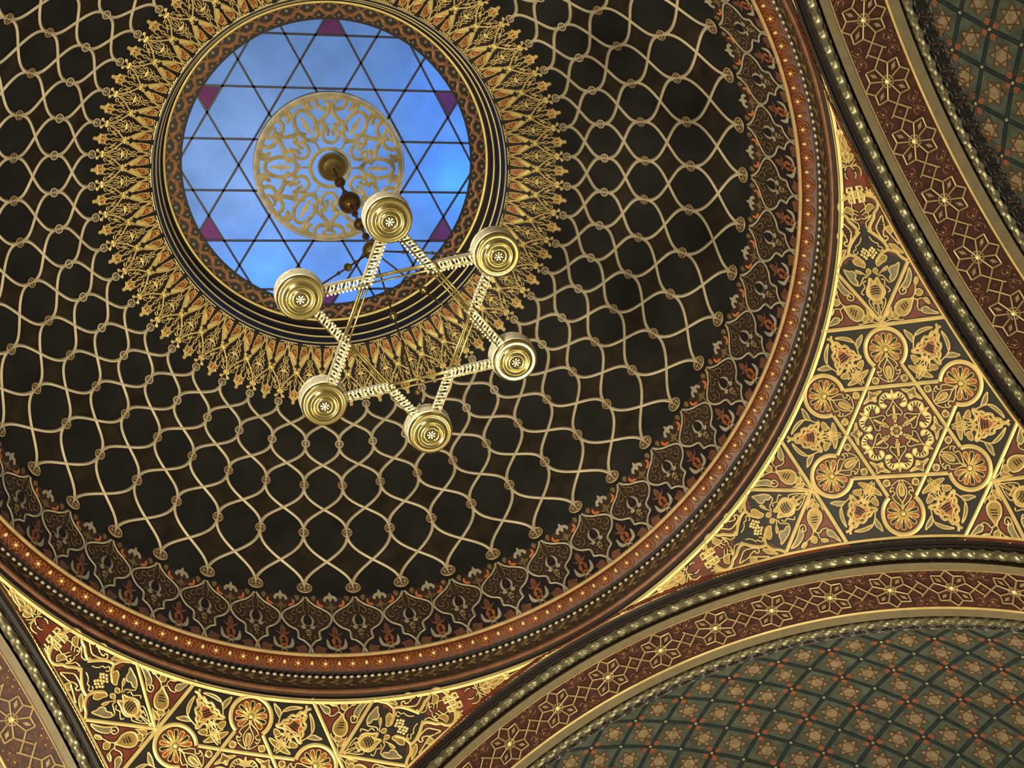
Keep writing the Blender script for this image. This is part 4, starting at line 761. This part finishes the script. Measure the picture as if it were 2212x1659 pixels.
ALAB = ['arch soffit with gold eight-petal rosettes at the upper right', 'arch soffit with gold eight-petal rosettes curving along the bottom', 'brightly lit arch soffit at the bottom left corner', 'arch soffit behind the upper edge']
for k in range(4):
    ar = root('trim_%d' % (k+3), (0, 0, 0), PSI+k*math.pi/2, ALAB[k])
    if k == 0:
        parts = []
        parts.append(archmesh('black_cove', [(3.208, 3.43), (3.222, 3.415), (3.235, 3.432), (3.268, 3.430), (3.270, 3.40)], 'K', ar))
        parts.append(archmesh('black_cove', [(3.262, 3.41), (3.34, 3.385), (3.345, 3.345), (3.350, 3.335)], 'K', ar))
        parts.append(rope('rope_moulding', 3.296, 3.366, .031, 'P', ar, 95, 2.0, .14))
        parts.append(archmesh('dark_step', [(3.345, 3.35), (3.335, 3.33), (3.330, 3.312), (3.322, 3.302)], 'N', ar))  # dark brown step between rope and flat band
        parts.append(archmesh('flat_band', [(3.322, 3.300), (3.378, 3.298), (3.381, 3.306)], 't', ar))
        parts.append(archmesh('gold_fillet', circ(3.390, 3.303, .006, 6), 'a2', ar))
        parts.append(archmesh('band_ground', [(3.381, RB), (3.740, RB)], 'R2', ar))
        parts.append(archmesh('gold_fillet', circ(3.742, 3.302, .009, 6), 'G', ar))
        parts.append(archmesh('flat_band', [(3.748, 3.306), (3.752, 3.298), (3.818, 3.296), (3.822, 3.312)], 't', ar))
        parts.append(archmesh('dark_step', [(3.820, 3.31), (3.83, 3.325), (3.92, 3.325)], 'K', ar))  # black-brown step behind the leaf moulding
        parts.append(rope('leaf_moulding', 3.868, 3.302, .026, 'P', ar, 95, 1.0, .30))
        # net of links as one piece, rosettes as parts
        nb = Buf()
        for i in range(-11, 11):
            A_ = lbuf.arr(); A_[:, 0] += (i+.5)*PER; nb.add(A_, lbuf.F, 'a2'); nb.M[-len(lbuf.F):] = lbuf.M
        A_ = nb.arr(); A_[:, 1] += BN; parts.append(mesh('link_pattern', W(soff(RB)(A_)), nb.F, nb.M, ar))
        A_ = rbuf.arr(); A_[:, 1] += BN; P_ = soff(RB)(A_); P_[:, 2] -= ZC; P_ *= SC
        ros0 = mesh('rosette', P_, rbuf.F, rbuf.M, ar); ros0.location = (0, 0, ZC*SC+EYE)
        for i in range(-11, 12):
            if i: inst(ros0, ar, 0, -i*DTH)
        afirst = parts
    else:
        for o in afirst: inst(o, ar)
        if k < 3:
            for i in range(-11, 12): inst(ros0, ar, 0, -i*DTH, (0, 0, ZC*SC+EYE))

# ------------------------------------------------------------------ barrel vaults beyond the arches
RV = 3.3
ROWN = np.array([3.64, 3.775, 3.905, 4.035, 4.175, 4.32, 4.48, 4.65, 4.835, 5.03, 5.24, 5.46, 5.70, 5.95, 6.22, 6.50])
ROWI = np.arange(-3, 13)
def vmap(phs):
    def f(P):
        n_ = np.interp(P[:, 1], ROWI, ROWN); th = P[:, 0]/RV+math.radians(phs); q = RV-P[:, 2]; return np.c_[n_, q*np.sin(th), ZC+q*np.cos(th)]
    return f
TW = math.radians(6.86)*RV; RH = .165
def vault(k, phs, label, detail=True):
    r_ = root('ceiling', (0, 0, 0), PSI+k*math.pi/2, label)
    archmesh('vault_shell', [(3.90, RV), (4.4, RV), (5.0, RV), (5.7, RV), (6.3, RV)], 'V', r_, 140, 88, True)
    if not detail: return
    lines = Buf(); stars = Buf(); bos = Buf()
    for i in range(-12, 13):
        for rw in range(-1, 11):
            x = (i+(.5 if rw % 2 else 0))*TW
            if abs(x) > RV*math.radians(76): continue
            for sg in (-1, 1):
                Q = np.array([(x+sg*TW/2*t, rw+t) for t in np.linspace(0, 1, 5)]); Q2 = Q.copy(); Q2[:, 1] *= RH
                b = Buf(); ribbon(b, Q2, .032, .004, 'L', False, 0)
                ribbon(b, Q2, .006, .005, 'V2', False, 0)
                A_ = b.arr(); A_[:, 1] /= RH; lines.add(A_, b.F, 'L'); lines.M[-len(b.F):] = b.M
            b = Buf(); disc(b, (x, rw*RH), .0125, .006, 'E2', 8, .8); A_ = b.arr(); A_[:, 1] /= RH; bos.add(A_, b.F, 'E2')
            # cell above this node: centre (x, rw+1)
            c = np.array([x, (rw+1)*RH]); b = Buf(); hot = (i+rw//2) % 2 == 0
            R6 = .092; rotn = 0 if (i+rw) % 2 == 0 else math.pi/6
            P6 = [c+R6*np.array([math.cos(rotn+q*math.pi/3), math.sin(rotn+q*math.pi/3)]) for q in range(6)]
            H6 = [c+R6/math.sqrt(3)*np.array([math.cos(rotn+math.pi/6+q*math.pi/3), math.sin(rotn+math.pi/6+q*math.pi/3)]) for q in range(6)]
            fill(b, np.array(H6), .0035, 'h')
            for q in range(6):
                fill(b, np.array([H6[q-1], P6[q], H6[q]]), .0035, 'h')
            for st in (0, 1):
                tri = np.array([P6[st], P6[st+2], P6[st+4], P6[st]])
                for e in range(3): ribbon(b, tri[e:e+2]*1.0, .009, .005, 'H', False, 0)
            # corner patches towards the side nodes and lower/upper node
            for (dx, dy) in ((-1, 0), (1, 0), (0, 1), (0, -1)):
                if (dx and not rw % 2) or (dy and rw % 2): continue
                e = c+np.array([dx*TW/2, dy*RH])*.78; u_ = np.array([dx, dy], float); v_ = np.array([-dy, dx], float)
                D_ = .052
                fill(b, np.array([e+u_*D_*.55, e+v_*D_*.8, e-u_*D_, e-v_*D_*.8]), .003, 'p')
                ribbon(b, np.array([e+v_*D_*.8, e-u_*D_, e-v_*D_*.8]), .005, .0045, 'H', False, 0)
                if True: fill(b, np.array([e+u_*D_*.3, e+v_*D_*.4, e-u_*D_*.5, e-v_*D_*.4]), .0045, 'q')
            A_ = b.arr(); A_[:, 1] /= RH; stars.add(A_, b.F, 'h'); stars.M[-len(b.F):] = b.M
    def cut(buf):   # keep what lies beyond the arch edge
        A_ = buf.arr(); A_[:, 1] = A_[:, 1]-0; keep = [f for f in range(len(buf.F)) if np.interp(A_[buf.F[f][0], 1], ROWI, ROWN) > 3.90]
        return A_, [buf.F[f] for f in keep], [buf.M[f] for f in keep]
    A_, F_, M_ = cut(lines); mesh('lattice_line', W(vmap(phs)(A_)), F_, M_, r_)
    A_, F_, M_ = cut(stars); mesh('hexagram_field', W(vmap(phs)(A_)), F_, M_, r_)
    A_, F_, M_ = cut(bos); o = mesh('gilt_stud', W(vmap(phs)(A_)), F_, M_, r_, True); o['kind'] = 'stuff'
    # palmette cresting along the arch edge
    cr = Buf(); ht = 1.0 if k == 0 else .35
    for i in range(-22, 23):
        x = i*TW/2
        for sg in (-1, 1):
            for pts, mk, w_ in (([(0, 0), (.012, .05), (.035, .085), (.062, .075), (.058, .045), (.038, .05)], 'u', .016),
                                ([(.02, .0), (.05, .02), (.085, .015), (.09, .055), (.075, .09)], 'u', .014),
                                ([(.045, .095), (.07, .11), (.095, .135)], 'B', .010),
                                ([(.03, .02), (.02, .05), (.008, .075)], 'B', .008)):
                Q = spl([(x+a_*sg, b_*ht) for a_, b_ in pts], False, 3); ribbon(cr, Q, w_*(.6+.4*ht), .008, mk, False, .5)
        for q in range(-3, 4):
            an = math.radians(90+q*22); ribbon(cr, np.array([(x+.03*math.cos(an), (.085+.02*math.sin(an))*ht), (x+.06*math.cos(an), (.085+.065*math.sin(an))*ht)]), .007, .009, 'u2', False, .4)
        disc(cr, (x, .09*ht), .014, .009, 'u', 8, .5)
    A_ = cr.arr(); th = A_[:, 0]/RV; q_ = RV-A_[:, 2]
    P_ = np.c_[3.895+A_[:, 1], q_*np.sin(th), ZC+q_*np.cos(th)]; mesh('cresting', W(P_), cr.F, cr.M, r_)
    gq = archmesh('cresting_ground', [(3.90, RV-.002), (3.90+.085*ht, RV-.002)], 'K', r_, 140, 80)
mat('V2', 'line_grey', (.03, .045, .04), .45, 0, .2, 12)
mat('E2', 'stud_gilt', (.42, .33, .14), .3, .3, .2, 12)
mat('u2', 'pale_fan', (.12, .12, .11), .4, .2, .3, 12)
vault(0, 1.3, 'green barrel vault with a star lattice beyond the upper right arch')
vault(1, -.3, 'green barrel vault with a star lattice along the bottom edge')
vault(2, 0, 'barrel vault beyond the left arch', False)
vault(3, 0, 'barrel vault beyond the upper arch', False)

# ------------------------------------------------------------------ chandelier
lamp('chandelier_fill', 'SPOT', (-2.6, -2.4, 6.4), 900, (1.0, .93, .78), .12, (0, 0, 7.65), spot_size=math.radians(26), spot_blend=.5)  # added to brighten the chandelier collars, not a known fixture
ZB = 7.58; RBW = .668; CA = math.radians(14.1); c0 = np.array([.018, -.020])
ch = root('chandelier', wp(c0[0], c0[1], ZB), 0, 'large brass chandelier of six bowls on a six-pointed star frame', None, 'chandelier')
def cm(name, V, F, M, smooth=False):
    V = np.asarray(V, float)*SC; return mesh(name, V, F, M, ch, smooth)     # chandelier frame: origin at its centre
def lathe(P, n=40, at=(0, 0, 0)):
    V, F = revolve(P, n); return V+np.array(at), F
def tube(p, q, r, n=8):
    p = np.array(p, float); q = np.array(q, float); d = q-p; L_ = np.linalg.norm(d); d /= L_
    a_ = np.cross(d, [0, 0, 1.0]); 
    if np.linalg.norm(a_) < 1e-3: a_ = np.array([1., 0, 0])
    a_ /= np.linalg.norm(a_); b_ = np.cross(d, a_); V = []
    for e in (p, q):
        for j in range(n): t = 2*math.pi*j/n; V.append(e+r*(a_*math.cos(t)+b_*math.sin(t)))
    F = [(j, (j+1) % n, n+(j+1) % n, n+j) for j in range(n)]+[tuple(range(n)), tuple(range(2*n-1, n-1, -1))]
    return np.array(V), F
# axis leans with the photograph only by perspective: everything hangs on the centre line
ax = -c0
def axm(name, P, mk, z): 
    V, F = lathe(P, 36, (0, 0, z-ZB)); return cm(name, V, F, mk, True)
axm('ceiling_canopy', [(0.001, -.055), (.020, -.05), (.034, -.035), (.075, -.022), (.115, .0), (.130, .03), (.118, .055), (.085, .07), (.05, .08)], 'a', 12.02)
axm('ball', [(.001, -.047), (.025, -.04), (.043, -.018), (.047, 0), (.043, .018), (.025, .04), (.001, .047)], 'd', 11.45)
axm('ball', [(.001, -.09), (.045, -.078), (.078, -.045), (.09, 0), (.078, .045), (.045, .078), (.001, .09)], 'd', 10.73)
axm('ball', [(.001, -.047), (.025, -.04), (.043, -.018), (.047, 0), (.043, .018), (.025, .04), (.001, .047)], 'd', 10.05)
axm('hub_ball', [(.001, -.070), (.035, -.06), (.060, -.035), (.070, 0), (.060, .035), (.035, .06), (.02, .075), (.03, .095), (.001, .11)], 'a', 9.33)
V, F = tube((0, 0, 9.4-ZB), (0, 0, 12.0-ZB), .0125, 10); cm('rod', V, F, 'd', True)
for z in (11.05, 10.38, 9.7):
    axm('collar', [(.012, -.04), (.024, -.02), (.027, 0), (.024, .02), (.012, .04)], 'd', z)
# bowls
bowl_prof = [(.001, -.012), (.030, -.014)]
def bowl():
    b = Buf()
    V, F = lathe([(.034, -.018), (.040, -.030), (.050, -.028), (.054, -.014), (.072, -.012), (.076, -.024), (.084, -.024), (.090, -.008), (.108, .004), (.118, -.004), (.130, .006), (.134, .020), (.128, .030)], 48); b.add(V, F, 'a')
    return b
def shade():
    b = Buf(); n = 48
    prof = [(.128, .028), (.137, .034), (.135, .05), (.139, .075), (.139, .105), (.134, .120), (.142, .128), (.140, .138), (.125, .140), (.06, .10), (.001, .095)]
    V, F = lathe(prof, n); V = V.copy()
    an = np.arctan2(V[:, 1], V[:, 0]); rr = np.hypot(V[:, 0], V[:, 1]); md = (V[:, 2] > .045) & (V[:, 2] < .112) & (rr > .12)
    f = 1+.02*np.sin(an*12+V[:, 2]*90)*md; V[:, 0] *= f; V[:, 1] *= f
    b.add(V, F, 'w'); return b
def rosep():
    b = Buf()
    V, F = lathe([(.001, -.012), (.034, -.012)], 16); b.add(V, F, 'K')
    for q in range(7):
        an = q*2*math.pi/7; v_, f_ = blob(.011, .006, .006, 7, 4)
        c, s = math.cos(an), math.sin(an); v2 = np.c_[v_[:, 0]*c-v_[:, 1]*s+.019*c, v_[:, 0]*s+v_[:, 1]*c+.019*s, v_[:, 2]-.020]; b.add(v2, f_, 'w')
        v3 = np.c_[v_[:, 0]*.5+.029*math.cos(an+.45), v_[:, 1]*.6+.029*math.sin(an+.45), v_[:, 2]*.7-.020]; b.add(v3, f_, 'a')
    v_, f_ = blob(.009, .009, .012, 8, 5); b.add(v_+np.array([0, 0, -.022]), f_, 'w'); return b
bb, ss, rp = bowl(), shade(), rosep()
bowls = []
mb_ = ms_ = mr_ = None
for k in range(6):
    a_ = CA+k*math.pi/3; loc = (RBW*math.cos(a_)*SC, RBW*math.sin(a_)*SC, 0)
    if k == 0:
        mb_ = cm('lamp_bowl', bb.arr(), bb.F, 'a', True); mb_.location = loc
        ms_ = mesh('engraved_collar', ss.arr()*SC, ss.F, 'w', mb_, True); mr_ = mesh('pierced_rosette', rp.arr()*SC, rp.F, rp.M, mb_, True); ob_ = mb_
    else:
        ob_ = inst(mb_, ch, a_*0, 0, loc); inst(ms_, ob_, a_); inst(mr_, ob_, a_)
    bowls.append(np.array([RBW*math.cos(a_), RBW*math.sin(a_), 0]))
# star frame: six double-railed bars with pierced end panels
for k in range(6):
    p, q = bowls[k], bowls[(k+2) % 6]; d = (q-p); L_ = np.linalg.norm(d); d = d/L_; n_ = np.array([-d[1], d[0], 0]); zt = .065 if k % 2 else .045
    P0 = p+d*.12; P1 = q-d*.12; b = Buf()
    for sg in (-1, 1):
        V, F = tube(P0+n_*sg*.019+[0, 0, zt], P1+n_*sg*.019+[0, 0, zt], .0062, 8); b.add(V, F, 'a')
    V, F = tube(P0+[0, 0, zt+.030], P1+[0, 0, zt+.030], .0075, 8); b.add(V, F, 'a')
    bar = cm('star_bar', b.arr(), b.F, 'a', True)
    for e, (S0, dd) in enumerate(((P0, d), (P1, -d))):
        LL = (L_-.24)*.30; b = Buf()
        # channel plates with a leafy edge
        for sg in (-1, 1):
            npt = 26; V = []; 
            for i in range(npt+1):
                c = S0+dd*LL*i/npt+n_*sg*.024; w_ = .030+.008*abs(math.sin(i*math.pi/3))
                V += [c+[0, 0, zt-.012-.010*abs(math.sin(i*math.pi/2.5))], c+[0, 0, zt+w_]]
            b.add(V, [(2*i, 2*i+1, 2*i+3, 2*i+2) for i in range(npt)], 'w')
        for i in range(12):
            c = S0+dd*LL*(i+.5)/12
            v_, f_ = blob(.010, .010, .008, 6, 4); b.add(v_+c+n_*(.012*(-1)**i)+np.array([0, 0, zt-.004]), f_, 'w')
            V, F = tube(c-n_*.022+dd*.010+[0, 0, zt-.002], c+n_*.022-dd*.010+[0, 0, zt-.002], .0045, 5); b.add(V, F, 'w')
            v_, f_ = blob(.008, .008, .010, 6, 4); b.add(v_+c+n_*.030+np.array([0, 0, zt-.016-.006*(i % 2)]), f_, 'w')
        cm('pierced_panel', b.arr(), b.F, 'w')
# stays from the hub to the bowls with turned knobs
HZ = 9.33-ZB
for k in range(6):
    p = np.array([0, 0, HZ-.02]); q = bowls[k]*.93+np.array([0, 0, .13]); d = (q-p)/np.linalg.norm(q-p)
    V, F = tube(p, q, .0065, 7); st = cm('stay_rod', V, F, 'd', True)
    M3 = np.array(Vector(d).to_track_quat('Z', 'Y').to_matrix())
    for t_, sc_ in ((.42, 1.0), (.30, .45), (.56, .45), (.86, .7)):
        V, F = lathe([(.001, -.04), (.012, -.034), (.012, -.026), (.022, -.018), (.028, 0), (.022, .018), (.012, .026), (.012, .034), (.001, .04)], 14)
        V = V*sc_; V = V@M3.T+(p+(q-p)*t_); mesh('knob', V*SC, F, 'a', st, True)
